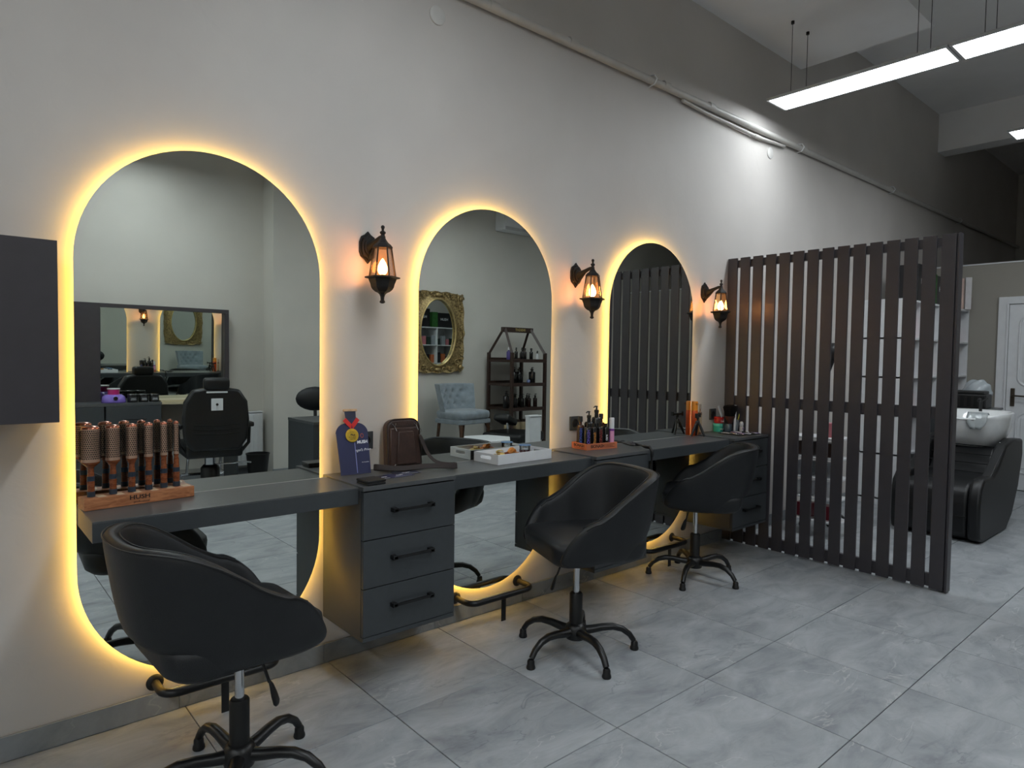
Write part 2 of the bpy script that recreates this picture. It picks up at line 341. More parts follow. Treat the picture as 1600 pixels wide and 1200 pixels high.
# ================================================================= SUSPENDED PANEL LIGHTS
ZL = 3.37
def panel_light(x, y0, label, hang=HC, zl=ZL):
    L = 1.196; t = empty('panel_light', (x, y0 - L / 2, zl), label=label, cat='light', group='suspended linear panel lights')
    b = MB(); b.box(-.148, -.132, -L / 2, L / 2, -.004, .014); b.box(.132, .148, -L / 2, L / 2, -.004, .014); b.box(-.132, .132, -L / 2, -L / 2 + .014, -.004, .014); b.box(-.132, .132, L / 2 - .014, L / 2, -.004, .014)
    b.to('frame', M_PANELF, t)
    bx('housing', -.145, .145, -L / 2 + .003, L / 2 - .003, .004, .016, M_PANELF, t, 0)
    b = MB(); b.box(-.131, .131, -L / 2 + .015, L / 2 - .015, -.002, .003); b.to('diffuser', E_PANEL, t)
    for sx in (-.12, .12):
        for sy in (-.42, .42):
            bt = MB(); bt.tube([(sx, sy, .016), (sx, sy, (3.905 if (x < 5.65 and y0 - L / 2 + sy > -1.006) else HC) - zl)], .0022, 5); bt.to('hanging_chain', M_BLKP, t)
            bt = MB(); bt.lathe([(.012, -.02), (.012, 0)], 10, (sx, sy, (3.905 if (x < 5.65 and y0 - L / 2 + sy > -1.006) else HC) - zl)); bt.to('ceiling_hook', M_BLKP, t)
    return t
rows = [(4.93, -.16, ['white linear panel light hanging with its end close to the mirror wall', 'white linear panel light continuing the row, second from the mirror wall', 'white linear panel light third in the row running from the mirror wall']),
        (7.05, -1.2, ['white panel light hanging beyond the slatted screen at the picture edge']),
        (-1.9, -.9, ['panel light of the row left of the wall cupboard, end nearest the mirrors', 'panel light of the row left of the wall cupboard, middle one', 'panel light of the row left of the wall cupboard, by the front wall']),  # row added out of view to brighten the left part of the room
        (1.5, -.95, ['panel light of the row above the barber chair, end nearest the mirrors', 'panel light above the barber chair, middle of its row', 'panel light above the barber station, end by the front wall'])]
for x, ys, labs in rows:
    for k, lb in enumerate(labs): panel_light(x, ys - k * 1.206, lb)

# ================================================================= ARCHED MIRRORS
def stadium(wd, z0, z1, inset=0, n=40):
    R = wd / 2 - inset; a = wd / 2
    return [(a + R * math.cos(t), z1 - a + R * math.sin(t)) for t in [PI * i / n for i in range(n + 1)]] + [(a + R * math.cos(t), z0 + a + R * math.sin(t)) for t in [PI + PI * i / n for i in range(n + 1)]]
MX = [.3557 + 1.406 * k for k in range(3)]; MW = .8994; MZ0, MZ1 = .1565, 2.163
XZ = Matrix.Rotation(PI / 2, 4, 'X')   # (x,y,z)->(x,-z,y)
for k, (x, lb) in enumerate(zip(MX, ['largest-looking arched wall mirror glowing behind the round hair brushes', 'middle arched wall mirror glowing behind the white snack tray', 'arched wall mirror glowing beside the slatted screen'])):
    t = empty('arched_mirror', (x, 0, 0), label=lb, cat='mirror', group='backlit arched wall mirrors')
    b = MB(); b.prism(stadium(MW, MZ0, MZ1), .004, mtx=Matrix.Translation((0, -.036, 0)) @ XZ); b.to('mirror_glass', M_MIR, t)
    b = MB(); b.prism(stadium(MW, MZ0, MZ1, .04), .034, mtx=Matrix.Translation((0, -.002, 0)) @ XZ); b.to('backing_board', M_WHITE, t)
    o = stadium(MW, MZ0, MZ1, .011); i_ = stadium(MW, MZ0, MZ1, .019); b = MB(); n = len(o)
    A = [b.bm.verts.new((q[0], -.0325, q[1])) for q in o]; B = [b.bm.verts.new((q[0], -.0345, q[1])) for q in o]
    Ci = [b.bm.verts.new((q[0], -.0325, q[1])) for q in i_]; Di = [b.bm.verts.new((q[0], -.0345, q[1])) for q in i_]
    for q in range(n):
        r_ = (q + 1) % n
        for P, Q in ((A, B), (B, Di), (Di, Ci), (Ci, A)): b.bm.faces.new((P[q], P[r_], Q[r_], Q[q]))
    b.to('led_strip', E_STRIP, t)

# ================================================================= WALL LANTERNS
M_LG = thin_glass('seeded_glass', (1, .9, .78), .12)
def lantern(x, lb):
    t = empty('wall_lantern', (x, 0, 1.8), label=lb, cat='wall lamp', group='black coach lanterns between the mirrors')
    ph = PI / 6; c = (0, -.14, 0)
    # wall plate: bevelled elongated octagon
    b = MB()
    pl = [(0, .078), (.016, .062), (.034, .052), (.044, .026), (.044, -.02), (.036, -.04), (.018, -.052), (0, -.072), (-.018, -.052), (-.036, -.04), (-.044, -.02), (-.044, .026), (-.034, .052), (-.016, .062)]
    m0 = Matrix.Translation((0, 0, .085)) @ XZ
    b.prism(pl, .008, mtx=m0); b.prism([(q[0] * .82, q[1] * .82) for q in pl], .02, mtx=m0); b.prism([(q[0] * .6, q[1] * .6) for q in pl], .03, mtx=m0)
    wp = b.to('wall_plate', M_IRON, t, bev=.002)
    for z in (.115, .05):
        b = MB(); b.lathe([(.005, 0), (.004, .004)], 8, mtx=Matrix.Translation((-.022, -.008, z)) @ XZ); b.to('screw', M_CHR, wp)
    b = MB(); b.tube([(0, -.02, .085), (0, -.05, .095), (0, -.085, .108), (0, -.115, .118), (0, -.14, .12)], [.024, .017, .012, .01, .011], 10); b.tube([(0, -.015, .04), (0, -.045, .062), (0, -.08, .096)], [.008, .006, .005], 8)
    b.to('arm', M_IRON, t, smooth=1)
    b = MB(); b.lathe([(.001, .172), (.007, .169), (.009, .162), (.006, .155), (.005, .148), (.013, .142), (.013, .136), (.008, .13), (.012, .12), (.012, .114), (.019, .102), (.026, .093), (.034, .088), (.044, .076), (.044, .07), (.038, .07)], 6, c, phase=ph); b.to('roof_cap', M_IRON, t)
    z0, z1, r0, r1 = -.055, .072, .058, .039
    b = MB()
    for q in range(6):
        a = ph + q * PI / 3; b.tube([(r0 * math.cos(a), -.14 + r0 * math.sin(a), z0), (r1 * math.cos(a), -.14 + r1 * math.sin(a), z1)], .0032, 6)
    b.to('glazing_bars', M_IRON, t)
    for q in range(6):
        a, a2 = ph + q * PI / 3, ph + (q + 1) * PI / 3; b = MB(); f = .97
        def P(r, a, z): return V((r * f * math.cos(a), -.14 + r * f * math.sin(a), z))
        q4 = [P(r0, a, z0), P(r0, a2, z0), P(r1, a2, z1), P(r1, a, z1)]; cen = (P(r0, a, z0) + P(r1, a2, z1)) / 2; n_ = V((math.cos((a + a2) / 2), math.sin((a + a2) / 2), .1)) * -.0015
        va = [b.bm.verts.new(u) for u in q4]; vb = [b.bm.verts.new(u + n_) for u in q4]
        b.bm.faces.new(va); b.bm.faces.new(vb[::-1])
        for e in range(4): b.bm.faces.new((va[e], va[(e + 1) % 4], vb[(e + 1) % 4], vb[e]))
        b.to('glass_pane', M_LG, t)
    b = MB(); b.lathe([(.0, -.056), (.078, -.058), (.078, -.064), (.062, -.067), (.06, -.074), (.054, -.088), (.05, -.104), (.044, -.114), (.032, -.124), (.02, -.129), (.013, -.136), (.009, -.147), (.008, -.16), (.012, -.166), (.012, -.172), (.004, -.176)], 6, c, phase=ph); b.to('bowl', M_IRON, t)
    b = MB(); b.lathe([(.011, -.057), (.011, -.048), (.009, -.046)], 12, c); b.to('lamp_holder', M_BLKP, t)
    b = MB(); b.lathe([(.008, -.048), (.017, -.04), (.021, -.028), (.02, -.012), (.014, .004), (.007, .016), (.001, .024)], 14, c); b.to('bulb', E_BULB, t, smooth=3)
lantern(1.505, 'black coach lantern on wall between the largest mirror and the middle mirror')
lantern(2.893, 'black coach lantern on wall between the middle mirror and the third mirror')
lantern(4.262, 'black coach lantern on wall right beside the slatted screen')

# ================================================================= DRAWER CABINETS AND DESKS
def handle(par, xc, z, y):
    h = empty('handle', (xc, y, z)); h.parent = par
    bx('bar', -.1, .1, -.03, -.02, -.006, .006, M_BLACK, h, .002)
    for s in (-1, 1): bx('post', s * .092 - .011, s * .092 + .011, -.03, 0, -.009, .009, M_BLACK, h, .002)
def cabinet(x, lb):
    W, D, Z0, Z1 = .458, .372, .2145, .857
    t = empty('drawer_cabinet', (x, 0, 0), label=lb, cat='cabinet', group='wall-hung three-drawer cabinets')
    bx('top', -.002, W + .002, -D - .002, -.002, Z1 - .018, Z1, M_CABTOP, t, .0015)
    bx('side_panel', 0, .018, -D + .02, -.002, Z0 + .018, Z1 - .018, M_CAB, t, .001)
    bx('side_panel', W - .018, W, -D + .02, -.002, Z0 + .018, Z1 - .018, M_CAB, t, .001)
    bx('bottom', 0, W, -D, -.002, Z0, Z0 + .018, M_CAB, t, .0015)
    bx('back', .018, W - .018, -.02, -.004, Z0 + .018, Z1 - .018, M_CAB, t, 0)
    for k in range(3):
        za = Z0 + .021 + k * .2005
        d = bx('drawer', .001, W - .001, -D, -D + .018, za, za + .1965, M_CAB, t, .0012)
        handle(d, W / 2 + .0, za + .112, -D)
    return t
cabinet(1.2908, 'graphite three-drawer wall cabinet under the dark blue bottle sign'); cabinet(2.697, 'graphite three-drawer wall cabinet under the orange bottle stand'); cabinet(4.103, 'graphite three-drawer wall cabinet touching the slatted screen')
def desk(x0, x1, lb):
    t = empty('wall_desk', ((x0 + x1) / 2, 0, .85), label=lb, cat='desk', group='graphite desks under the mirrors')
    h = (x1 - x0) / 2; z0, z1 = -.068, .0
    bx('worktop', -h, h, -.335, -.042, z1 - .006, z1, M_CABTOP, t, .0012)
    bx('front_edge', -h, h, -.3348, -.31, z0, z1 - .0062, M_CAB, t, .001)
    bx('core', -h + .001, h - .001, -.31, -.0425, z0, z1 - .0062, M_CAB, t, 0)
    bx('sealant_line', -h, h, -.0425, -.0405, z1 - .002, z1 + .0015, M_PVC, t, 0)
    bx('end_edge', -h - .0008, -h + .001, -.334, -.043, z0, z1 - .001, M_CAB, t, 0)
    return t
desk(.36, 1.2885, 'graphite wall desk carrying the round hair brushes'); desk(1.7512, 2.6945, 'graphite wall desk carrying the white snack tray'); desk(3.1572, 4.1005, 'graphite wall desk carrying the small tripod')
# wall cupboard at the picture's left edge
t = empty('wall_cupboard', (0, 0, 1.17), label='dark flat-fronted wall cupboard hanging beside the largest mirror', cat='cabinet')
bx('carcass', -.42, .284, -.24, -.002, 0, .562, M_SLAT, t, .001); bx('door', -.07, .286, -.26, -.242, -.004, .566, M_SLAT, t, .0015); bx('door', -.424, -.074, -.26, -.242, -.004, .566, M_SLAT, t, .0015)

# ================================================================= FOOT RESTS
def footrest(xc, lb):
    t = empty('footrest', (xc, 0, 0), label=lb, cat='foot rest', group='black tubular foot rests')
    z = .132; hw, yo, r = .215, -.15, .055
    pts = [(-hw, -.012, z)] + [(-hw, yo + r, z)] + [(x, y, z) for x, y in arc(-hw + r, yo + r, r, PI, 1.5 * PI, 6)][1:] + [(x, y, z) for x, y in arc(hw - r, yo + r, r, 1.5 * PI, 2 * PI, 6)] + [(hw, -.012, z)]
    b = MB(); b.tube(pts, .0155, 14); b.to('tube', M_BLACK, t, smooth=1)
    for s in (-1, 1):
        b = MB(); b.lathe([(.031, 0), (.031, .004), (.024, .009), (.016, .012)], 20, mtx=Matrix.Translation((s * hw, -.012, z)) @ XZ); b.to('wall_flange', M_BLACK, t, smooth=.7)
    bx('post', -.014, .014, yo - .003, yo + .003, 0.0, z - .01, M_BLACK, t, .001)
footrest(.82, 'black tubular foot rest under the desk with the hair brushes'); footrest(2.235, 'black tubular foot rest under the desk with the snack tray'); footrest(3.70, 'black tubular foot rest under the desk with the tripod')

# ================================================================= SALON CHAIRS
def chair_shell():
    # path in plan from left arm front, round the back, to right arm front; facing +x
    hw, xb, xf = .243, -.31, .19
    pts = []
    for i in range(9): pts.append((xf - (xf + .06) * i / 8, hw + .012 * math.sin(PI * i / 8)))
    for i in range(1, 24):
        a = PI / 2 + PI * i / 24; c, s = math.cos(a), math.sin(a); e = .78
        pts.append((-.06 + (xb + .06) * (abs(c) ** e), hw * math.copysign(abs(s) ** e, s)))
    for i in range(9): pts.append((-.06 + (xf + .06) * i / 8, -hw - .012 * math.sin(PI * (8 - i) / 8)))
    # resample to even spacing
    P = [V((x, y, 0)) for x, y in pts]; L = [0]
    for a, b in zip(P, P[1:]): L.append(L[-1] + (b - a).length)
    N = 72; out = []
    for k in range(N + 1):
        s = L[-1] * k / N; j = max(i for i in range(len(L)) if L[i] <= s + 1e-9); j = min(j, len(P) - 2)
        out.append((P[j].lerp(P[j + 1], (s - L[j]) / (L[j + 1] - L[j])), s))
    rows = []; crest = [[], []]
    for k, (p, s) in enumerate(out):
        a = out[max(k - 1, 0)][0]; b = out[min(k + 1, N)][0]; tn = (b - a).normalized(); nr = V((tn.y, -tn.x, 0))
        if nr.dot(p - V((0, 0, 0))) < 0: nr = -nr
        x = p.x; d = min(s, L[-1] - s)       # distance from the arm's front end
        top = .682 + .18 * sstep(.07, -.275, x)
        bot = .468 + .085 * sstep(-.14, -.29, x)
        e = .12
        if d < e:
            q = 1 - d / e; f = math.sqrt(max(0, 1 - q * q)); mid = (top + bot) / 2 - .015
            top = mid + (top - mid) * (.30 + .70 * f); bot = mid - (mid - bot) * (.45 + .55 * f)
        th = .025 * (1 if d > .03 else .45 + .55 * d / .03)
        def fl(z): return -.055 * ((.62 - z) / .2) * (1 if z < .62 else .55)   # flare outward with height
        sec = []; hgt = top - bot
        for z, o in ((bot, .0), (bot + .012, 1), (bot + hgt * .33, 1), (bot + hgt * .66, 1), (top - .03, 1), (top - .008, .85), (top, .35), (top, -.35), (top - .008, -.85), (top - .03, -1), (bot + hgt * .66, -1), (bot + hgt * .33, -1), (bot + .012, -1)):
            q = V((p.x, p.y, z)) + nr * (o * th + fl(z)); q.x -= .085 * sstep(.2, .0, d) * max(-.3, (z - .53) / .15) if d < .2 and x > -.05 else 0; sec.append(q)
        rows.append(sec); crest[0].append(sec[5] + V((0, 0, .002)) + nr * .0015); crest[1].append(sec[8] + V((0, 0, .002)) - nr * .0015)
    return rows, crest
def salon_chair():
    t = empty('salon_chair', (0, 0, 0))
    rows, crest = chair_shell()
    b = MB(); g = b.grid(rows, closev=True); b.bm.faces.new(g[0]); b.bm.faces.new(g[-1][::-1]); sh = b.to('tub_backrest', M_LEA, t, smooth=1.2, sub=1)
    for c in crest:
        b = MB(); b.tube(c[2:-2], .0022, 5); b.to('seam_piping', M_LEA2, sh, smooth=3)
    # seat cushion: rounded block narrowing down
    b = MB(); rings = []
    for z, s, r in ((.448, .45, .06), (.454, .66, .075), (.468, .86, .085), (.49, .96, .09), (.52, .99, .09), (.545, 1.0, .09), (.562, .985, .085), (.572, .93, .08), (.577, .8, .07)):
        rings.append([V((-.03 + x * s, y * s, z)) for x, y in rrect(-.245, .235, -.232, .232, r, 6)])
    g = b.grid(rings, closev=True); b.bm.faces.new(g[0][::-1]); b.bm.faces.new(g[-1]); b.to('seat', M_LEA, t, smooth=1.3)
    b = MB(); b.box(-.08, .08, -.07, .07, .43, .452, bev=.006); b.to('mounting_plate', M_BLACK, t)
    b = MB(); b.lathe([(.0145, .25), (.0145, .435)], 20); b.to('gas_piston', M_CHR, t, smooth=.8)
    b = MB(); b.lathe([(.031, .1), (.031, .276), (.027, .282), (.015, .284)], 24); b.to('column_sleeve', M_BLKP, t, smooth=.8)
    b = MB(); b.lathe([(.03, .06), (.046, .065), (.052, .085), (.052, .11), (.044, .128), (.032, .138)], 24); b.to('hub', M_BLACK, t, smooth=.8)
    for k in range(5):
        a = 2 * PI * k / 5; ca, sa = math.cos(a), math.sin(a)
        prof = [(.035, .1), (.08, .104), (.13, .112), (.18, .114), (.225, .102), (.262, .075), (.283, .045)]
        b = MB(); b.tube([(r * ca, r * sa, z) for r, z in prof], [.021, .019, .0175, .0165, .015, .0135, .0125], 10, up=(0, 0, 1), sx=1.15); lg = b.to('leg', M_BLACK, t, smooth=1)
        b = MB(); b.lathe([(.019, 0), (.021, .004), (.0195, .014), (.017, .018), (.0165, .035), (.012, .042)], 14, (.287 * ca, .287 * sa, 0)); b.to('glide', M_BLKP, lg, smooth=.7)
    # height lever with paddle
    b = MB(); b.tube([(.02, -.03, .44), (.04, -.055, .425), (.05, -.07, .395), (.062, -.085, .345)], .005, 8); lv = b.to('lever', M_BLACK, t, smooth=1)
    b = MB(); b.tube([(.06, -.083, .355), (.067, -.089, .335), (.074, -.093, .305), (.08, -.096, .28), (.082, -.097, .272)], [.005, .014, .021, .022, .015], 12, up=(.6, .8, 0), sx=.42); b.to('paddle', M_BLKP, lv, smooth=1)
    return t
ch = salon_chair()
def place(o, x, y, rz, leg, lb):
    o.location = (x, y, 0); o.rotation_euler = (0, 0, rz); setp(o, lb, 'chair', 'black tub salon chairs')
    legs = [c for c in o.children if c.name.startswith('leg')]
    for c in o.children:
        if c.name.split('.')[0] in ('leg',): c.rotation_euler = (0, 0, leg - rz)
ch2 = dup(ch); ch3 = dup(ch)
R_ = math.radians
place(ch, .715, -.625, R_(3), R_(27), 'black tub salon chair at the desk with the hair brushes')
place(ch2, 2.268, -.64, R_(160), R_(180), 'black tub salon chair at the desk with the white snack tray')
place(ch3, 3.645, -.38, R_(122), R_(128), 'black tub salon chair at the desk near the slatted screen')

# ================================================================= SLATTED SCREEN
t = empty('slatted_screen', (4.565, 0, 0), label='tall dark slatted wooden partition standing out from the wall', cat='screen')
for k in range(15):
    ya = -.007 - .1017 * k; yb = ya - .0765
    bx('slat', .002, .016, yb, ya, .012, 2.165, M_SLAT, t, .0025)
for za, zb in ((2.095, 2.15), (1.052, 1.125), (.02, .098)):
    bx('rail', .0182, .05, -1.478, -.005, za, zb, M_SLAT, t, .002)
bx('post', .0182, .068, -1.515, -1.479, .008, 2.162, M_SLAT, t, .002)
bx('post', .0182, .05, -.04, -.006, .098, 1.052, M_SLAT, t, .002); bx('post', .0182, .05, -.04, -.006, 1.125, 2.095, M_SLAT, t, .002)
bx('edge_strip', -.001, .068, -1.527, -1.5155, .008, 2.168, M_SLAT, t, .002)

# ================================================================= THINGS ON THE DESKS
# round brush stand
M_TXT = mat('burnt_ink', (40, 26, 20), .7, vary=0)
M_BAR = mat('rose_gold_barrel', (206, 170, 148), .3, .6, vary=.05)
M_COPPER = mat('copper_cap', (176, 112, 90), .22, .85, vary=.05)
M_RUB = mat('navy_rubber', (34, 46, 60), .55)
M_BRI = mat('black_bristle', (16, 15, 15), .7)
ang = math.atan2(.042, .356)
t = empty('brush_stand', (.364, -.158, .85), ang, label='long reddish wooden stand holding round hair brushes', cat='stand')
bx('block', 0, .36, 0, .078, .001, .041, M_HOLD, t, .002)
for k in range(6): bx('slot_inlay', .033 + k * .056 + .012, .033 + k * .056 + .038, .012, .05, .0409, .0416, mat('pale_wood', (214, 186, 150), .5), t, 0)
text('lettering', 'HUSH', .021, (.172, -.0006, .027), (1, 0, 0), (0, 0, 1), M_TXT, t, bold=.0004, sx=1.25)
text('lettering', 'professional', .011, (.178, -.0006, .011), (1, 0, 0), (0, 0, 1), M_TXT, t, sx=1)
HOLE = mat('dark_hole', (20, 17, 16), .8, vary=0)
def brush(xloc, dia, label):
    r = dia / 2; w_ = empty('round_brush', tuple(t.matrix_basis @ V((xloc, .038, .042))), ang, label=label, cat='hair brush', group='round hair brushes in the wooden stand')
    w_.location = V((.364, -.158, .85)) + Matrix.Rotation(ang, 3, 'Z') @ V((xloc, .038, .042))
    b = MB(); b.lathe([(.0125, 0), (.0125, .018)], 16); b.to('end_sleeve', M_RUB, w_, smooth=.8)
    b = MB(); b.lathe([(.011, .018), (.0115, .05), (.0105, .06), (.0102, .078), (.0095, .088), (.0095, .1), (r * .8, .112), (r, .117), (r, .121)], 20); b.to('handle', M_BHAND, w_, smooth=.9)
    b = MB(); b.lathe([(.0117, .054), (.0117, .071)], 16); b.to('grip_band', M_RUB, w_, smooth=.8)
    b = MB(); b.lathe([(r, .121), (r, .234)], 28); ba = b.to('barrel', M_BAR, w_, smooth=.8)
    b = MB(); b.lathe([(r, .234), (r * .98, .239), (r * .75, .243), (r * .3, .245)], 24); b.to('barrel_cap', M_COPPER, w_, smooth=1)
    # vent holes
    b = MB(); nr = max(7, int(2 * PI * r / .0062)); nz = 14
    for iz in range(nz):
        for ia in range(nr):
            a = 2 * PI * (ia + .5 * (iz % 2)) / nr; z = .134 + iz * .0072; ca, sa = math.cos(a), math.sin(a)
            c = V((ca * (r + .0003), sa * (r + .0003), z)); tx = V((-sa, ca, 0)) * .0021; tz = V((0, 0, .0024))
            b.bm.faces.new([b.bm.verts.new(c + u) for u in (tx, tx * .5 + tz, -tx * .5 + tz, -tx, -tx * .5 - tz, tx * .5 - tz)])
    b.to('vent_holes', HOLE, ba, kind='stuff')
    b = MB(); nb = max(8, int(nr * .8))
    for iz in range(26):
        for ia in range(nb):
            a = 2 * PI * (ia + .5 * (iz % 2)) / nb + .1; z = .132 + iz * .0037; ca, sa = math.cos(a), math.sin(a); l = .010 + random.random() * .002
            for dd in (-.0004, .0004):
                c = V((ca * r, sa * r, z)); tx = V((-sa, ca, 0)); e_ = V((ca * (r + l), sa * (r + l), z + random.uniform(-.002, .002))) + tx * random.uniform(-.003, .003)
                b.bm.faces.new([b.bm.verts.new(u) for u in (c + tx * .0004, c - tx * .0004, e_)])
                b.bm.faces.new([b.bm.verts.new(u) for u in (c + V((0, 0, .0004)), c - V((0, 0, .0004)), e_)])
    b.to('bristles', M_BRI, ba, kind='stuff')
for (xl, dia, wd) in ((.03, .056, 'widest'), (.098, .045, 'second widest'), (.158, .036, 'third widest'), (.214, .029, 'fourth widest'), (.266, .023, 'fifth widest'), (.31, .017, 'thinnest')):
    brush(xl, dia, 'round hair brush, %s barrel of the six in the wooden stand' % wd)

# bottle-shaped perfume sign
NAVY = mat('navy_card', (40, 44, 80), .45, vary=.15, scale=6); NAVY2 = mat('navy_card_dark', (36, 40, 62), .5)
lean = .24
t = empty('bottle_sign', (1.402, -.095, .8585), R_(-3), rx=-lean, label='dark blue bottle-shaped cardboard sign with gold medal and cork top', cat='sign')
hw = .076
out = [(-hw * .93, 0), (hw * .95, 0), (hw, .19)] + [(x, y) for x, y in arc(hw - .05, .18, .052, .15, PI / 2, 6)][1:] + [(.027, .236), (.024, .248), (.026, .285), (-.026, .285), (-.024, .248), (-.027, .236)] + [(x, y) for x, y in arc(-hw + .05, .18, .052, PI / 2, PI - .15, 6)] + [(-hw, .19)]
b = MB(); b.prism(out, .004, mtx=Matrix.Translation((0, 0, 0)) @ XZ); b.to('card', NAVY, t)
bx('cork', -.033, .033, -.008, .002, .285, .296, mat('cork_board', (196, 164, 130), .8, vary=.2, scale=60), t, .002)
bx('neck_shade', -.0235, .0235, -.0044, -.004, .25, .284, NAVY2, t, 0)  # darker navy strip on the neck of the card
b = MB()
for s in (-1, 1): b.prism([(s * .004, .203), (s * .040, .243), (s * .026, .256), (0, .226), (-s * .004, .203)][:4 if s > 0 else 4], .003, mtx=Matrix.Translation((0, -.0045, 0)) @ XZ)
b.to('ribbon', mat('red_satin', (206, 40, 36), .4), t)
b = MB(); b.lathe([(.030, 0), (.031, .002), (.029, .0035)], 32, mtx=Matrix.Translation((-.003, -.0055, .175)) @ XZ); md = b.to('medal', mat('gold_medal', (214, 178, 62), .35, .6, vary=.15, scale=60), t, smooth=.6)
INK = mat('black_ink', (26, 24, 22), .6, vary=0); WINK = mat('white_ink', (232, 234, 240), .5, vary=0)
text('lettering', 'Plus', .014, (0, -.0094, .177), (1, 0, .03), (0, 0, 1), INK, md, bold=.0003)
for z, s in ((.189, '* * * *'), (.166, 'EXCLUSIVE'), (.158, 'PERFUME')): text('lettering', s, .007, (-.003, -.0094, z), (1, 0, 0), (0, 0, 1), INK, md)
b = MB(); b.tube([(.045 + .007 * math.cos(a), -.0045, .172 + .009 * math.sin(a)) for a in [2 * PI * i / 16 for i in range(16)]], .0012, 5, closed=True); b.to('round_emblem', mat('orange_ink', (196, 92, 60), .5), t)
text('lettering', 'MUSH', .019, (.044, -.0045, .143), (1, 0, .04), (0, 0, 1), WINK, t, bold=.0006)
text('script_lettering', "Angel's Prive", .0165, (.037, -.0045, .107), (1, 0, .06), (0, 0, 1), WINK, t, shear=.5)
bx('white_line', .006, .0085, -.0046, -.004, .006, .142, mat('pale_lilac', (150, 156, 214), .5), t, 0)
text('lettering', 'eau de parfum', .006, (.05, -.0045, .052), (1, 0, 0), (0, 0, 1), WINK, t)
# power sockets
def socket(x, z, lb):
    t = empty('power_socket', (x, 0, z), label=lb, cat='socket', group='black wall sockets')
    bx('plate', -.041, .041, -.009, -.0, -.041, .041, M_CAB, t, .002)
    b = MB(); b.tube([(.024 * math.cos(a), -.0095, .024 * math.sin(a)) for a in [2 * PI * i / 20 for i in range(20)]], .003, 6, closed=True); b.to('socket_rim', M_BLKP, t)
    b = MB(); b.lathe([(.021, 0), (.021, .001)], 20, mtx=Matrix.Translation((0, -.0092, 0)) @ XZ); b.to('socket_well', M_GAP, t)
socket(1.495, .995, 'black wall socket peeping out behind the blue bottle sign'); socket(2.905, 1.0, 'black wall socket behind the bottles on the orange stand'); socket(4.41, .985, 'black wall socket behind the red and teal jars')
# shoulder bag
t = empty('shoulder_bag', (1.665, -.063, .859), 0, rx=-.10, label='brown leather shoulder bag leaning against the wall on the cabinet', cat='bag')
def bagpoly(w0, w1, h, r, n=8):
    return arc(w1 - r * .9, h - r, r, 0, PI / 2, n) + arc(-w1 + r * .9, h - r, r, PI / 2, PI, n) + arc(-w0 + .02, .02, .02, PI, 1.5 * PI, 4) + arc(w0 - .02, .02, .02, 1.5 * PI, 2 * PI, 4)
b = MB(); b.prism(bagpoly(.094, .086, .232, .045), .044, mtx=Matrix.Translation((0, .022, 0)) @ XZ); b.to('body', M_BROWN, t, bev=.011, segs=3, smooth=1)
b = MB(); b.tube([(x, -.021, z) for x, z in bagpoly(.0925, .0845, .231, .045)], .0035, 6, closed=True); b.to('piping', M_STRAP, t, smooth=3)
b = MB(); b.prism([(-.084, .0), (.086, .0), (.078, .18), (-.076, .18)], .012, mtx=Matrix.Translation((0, -.018, .012)) @ XZ); b.to('front_pocket', M_BROWN, t, bev=.006, segs=2, smooth=1)
b = MB(); b.prism([(-.052, .0), (.06, .0), (.045, .155), (-.036, .155)], .008, mtx=Matrix.Translation((0, -.029, .018)) @ XZ); b.to('pocket_pleat', M_BROWN, t, bev=.005, segs=2, smooth=1)
bx('zip', -.074, .078, -.0225, -.02, .196, .1985, M_STRAP, t, 0)
for x in (-.055, .064):
    b = MB(); b.tube([(x - .012, -.028, .213), (x + .002, -.031, .198), (x + .01, -.03, .214)], .0018, 6); b.tube([(x + .002, -.032, .2), (x + .004, -.034, .188), (x + .01, -.036, .175)], .0024, 6); b.to('zip_pull', M_CHR, t, smooth=1)
b = MB(); b.tube([(.094 + .011 * math.cos(a), -.012, .172 + .011 * math.sin(a)) for a in [2 * PI * i / 14 for i in range(14)]], .0016, 6, closed=True); b.to('ring', M_CHR, t)
b = MB(); b.tube([(-.078, -.04, .004), (-.068, -.042, .016), (-.062, -.042, .022)], .003, 6); b.to('buckle', M_CHR, t)
def ribbon(name, pts, wdirs, wd, m, par, th=.0018):
    b = MB(); rows_ = []
    for p_, w_ in zip(pts, wdirs):
        p_, w_ = V(p_), V(w_).normalized() * wd / 2; i = pts.index(tuple(p_)) if tuple(p_) in pts else 0
        rows_.append((p_, w_))
    rr = []
    for i, (p_, w_) in enumerate(rows_):
        tn = (rows_[min(i + 1, len(rows_) - 1)][0] - rows_[max(i - 1, 0)][0]).normalized(); n_ = tn.cross(w_).normalized() * th / 2
        rr.append([p_ + w_ + n_, p_ - w_ + n_, p_ - w_ - n_, p_ + w_ - n_])
    g = b.grid(rr, closev=True); b.bm.faces.new(g[0][::-1]); b.bm.faces.new(g[-1]); return b.to(name, m, par, smooth=1, sub=1)
st = empty('strap', (-1.69, .063, -.859)); 
inv = (Matrix.Translation((1.665, -.063, .859)) @ Matrix.Rotation(-.10, 4, 'X')).inverted()
def world_pts(ps): return [tuple(inv @ V(p_)) for p_ in ps]
bpy.data.objects.remove(st)
sp = world_pts([(1.742, -.085, 1.02), (1.755, -.095, .98), (1.77, -.105, .93), (1.795, -.125, .89), (1.825, -.15, .871), (1.86, -.175, .866), (1.885, -.195, .868), (1.875, -.222, .869), (1.84, -.222, .869), (1.79, -.2, .874), (1.73, -.175, .8755), (1.66, -.165, .875), (1.6, -.175, .8755), (1.54, -.165, .881), (1.49, -.13, .888), (1.475, -.11, .886), (1.5, -.1, .876), (1.56, -.115, .8705), (1.6, -.11, .866)])
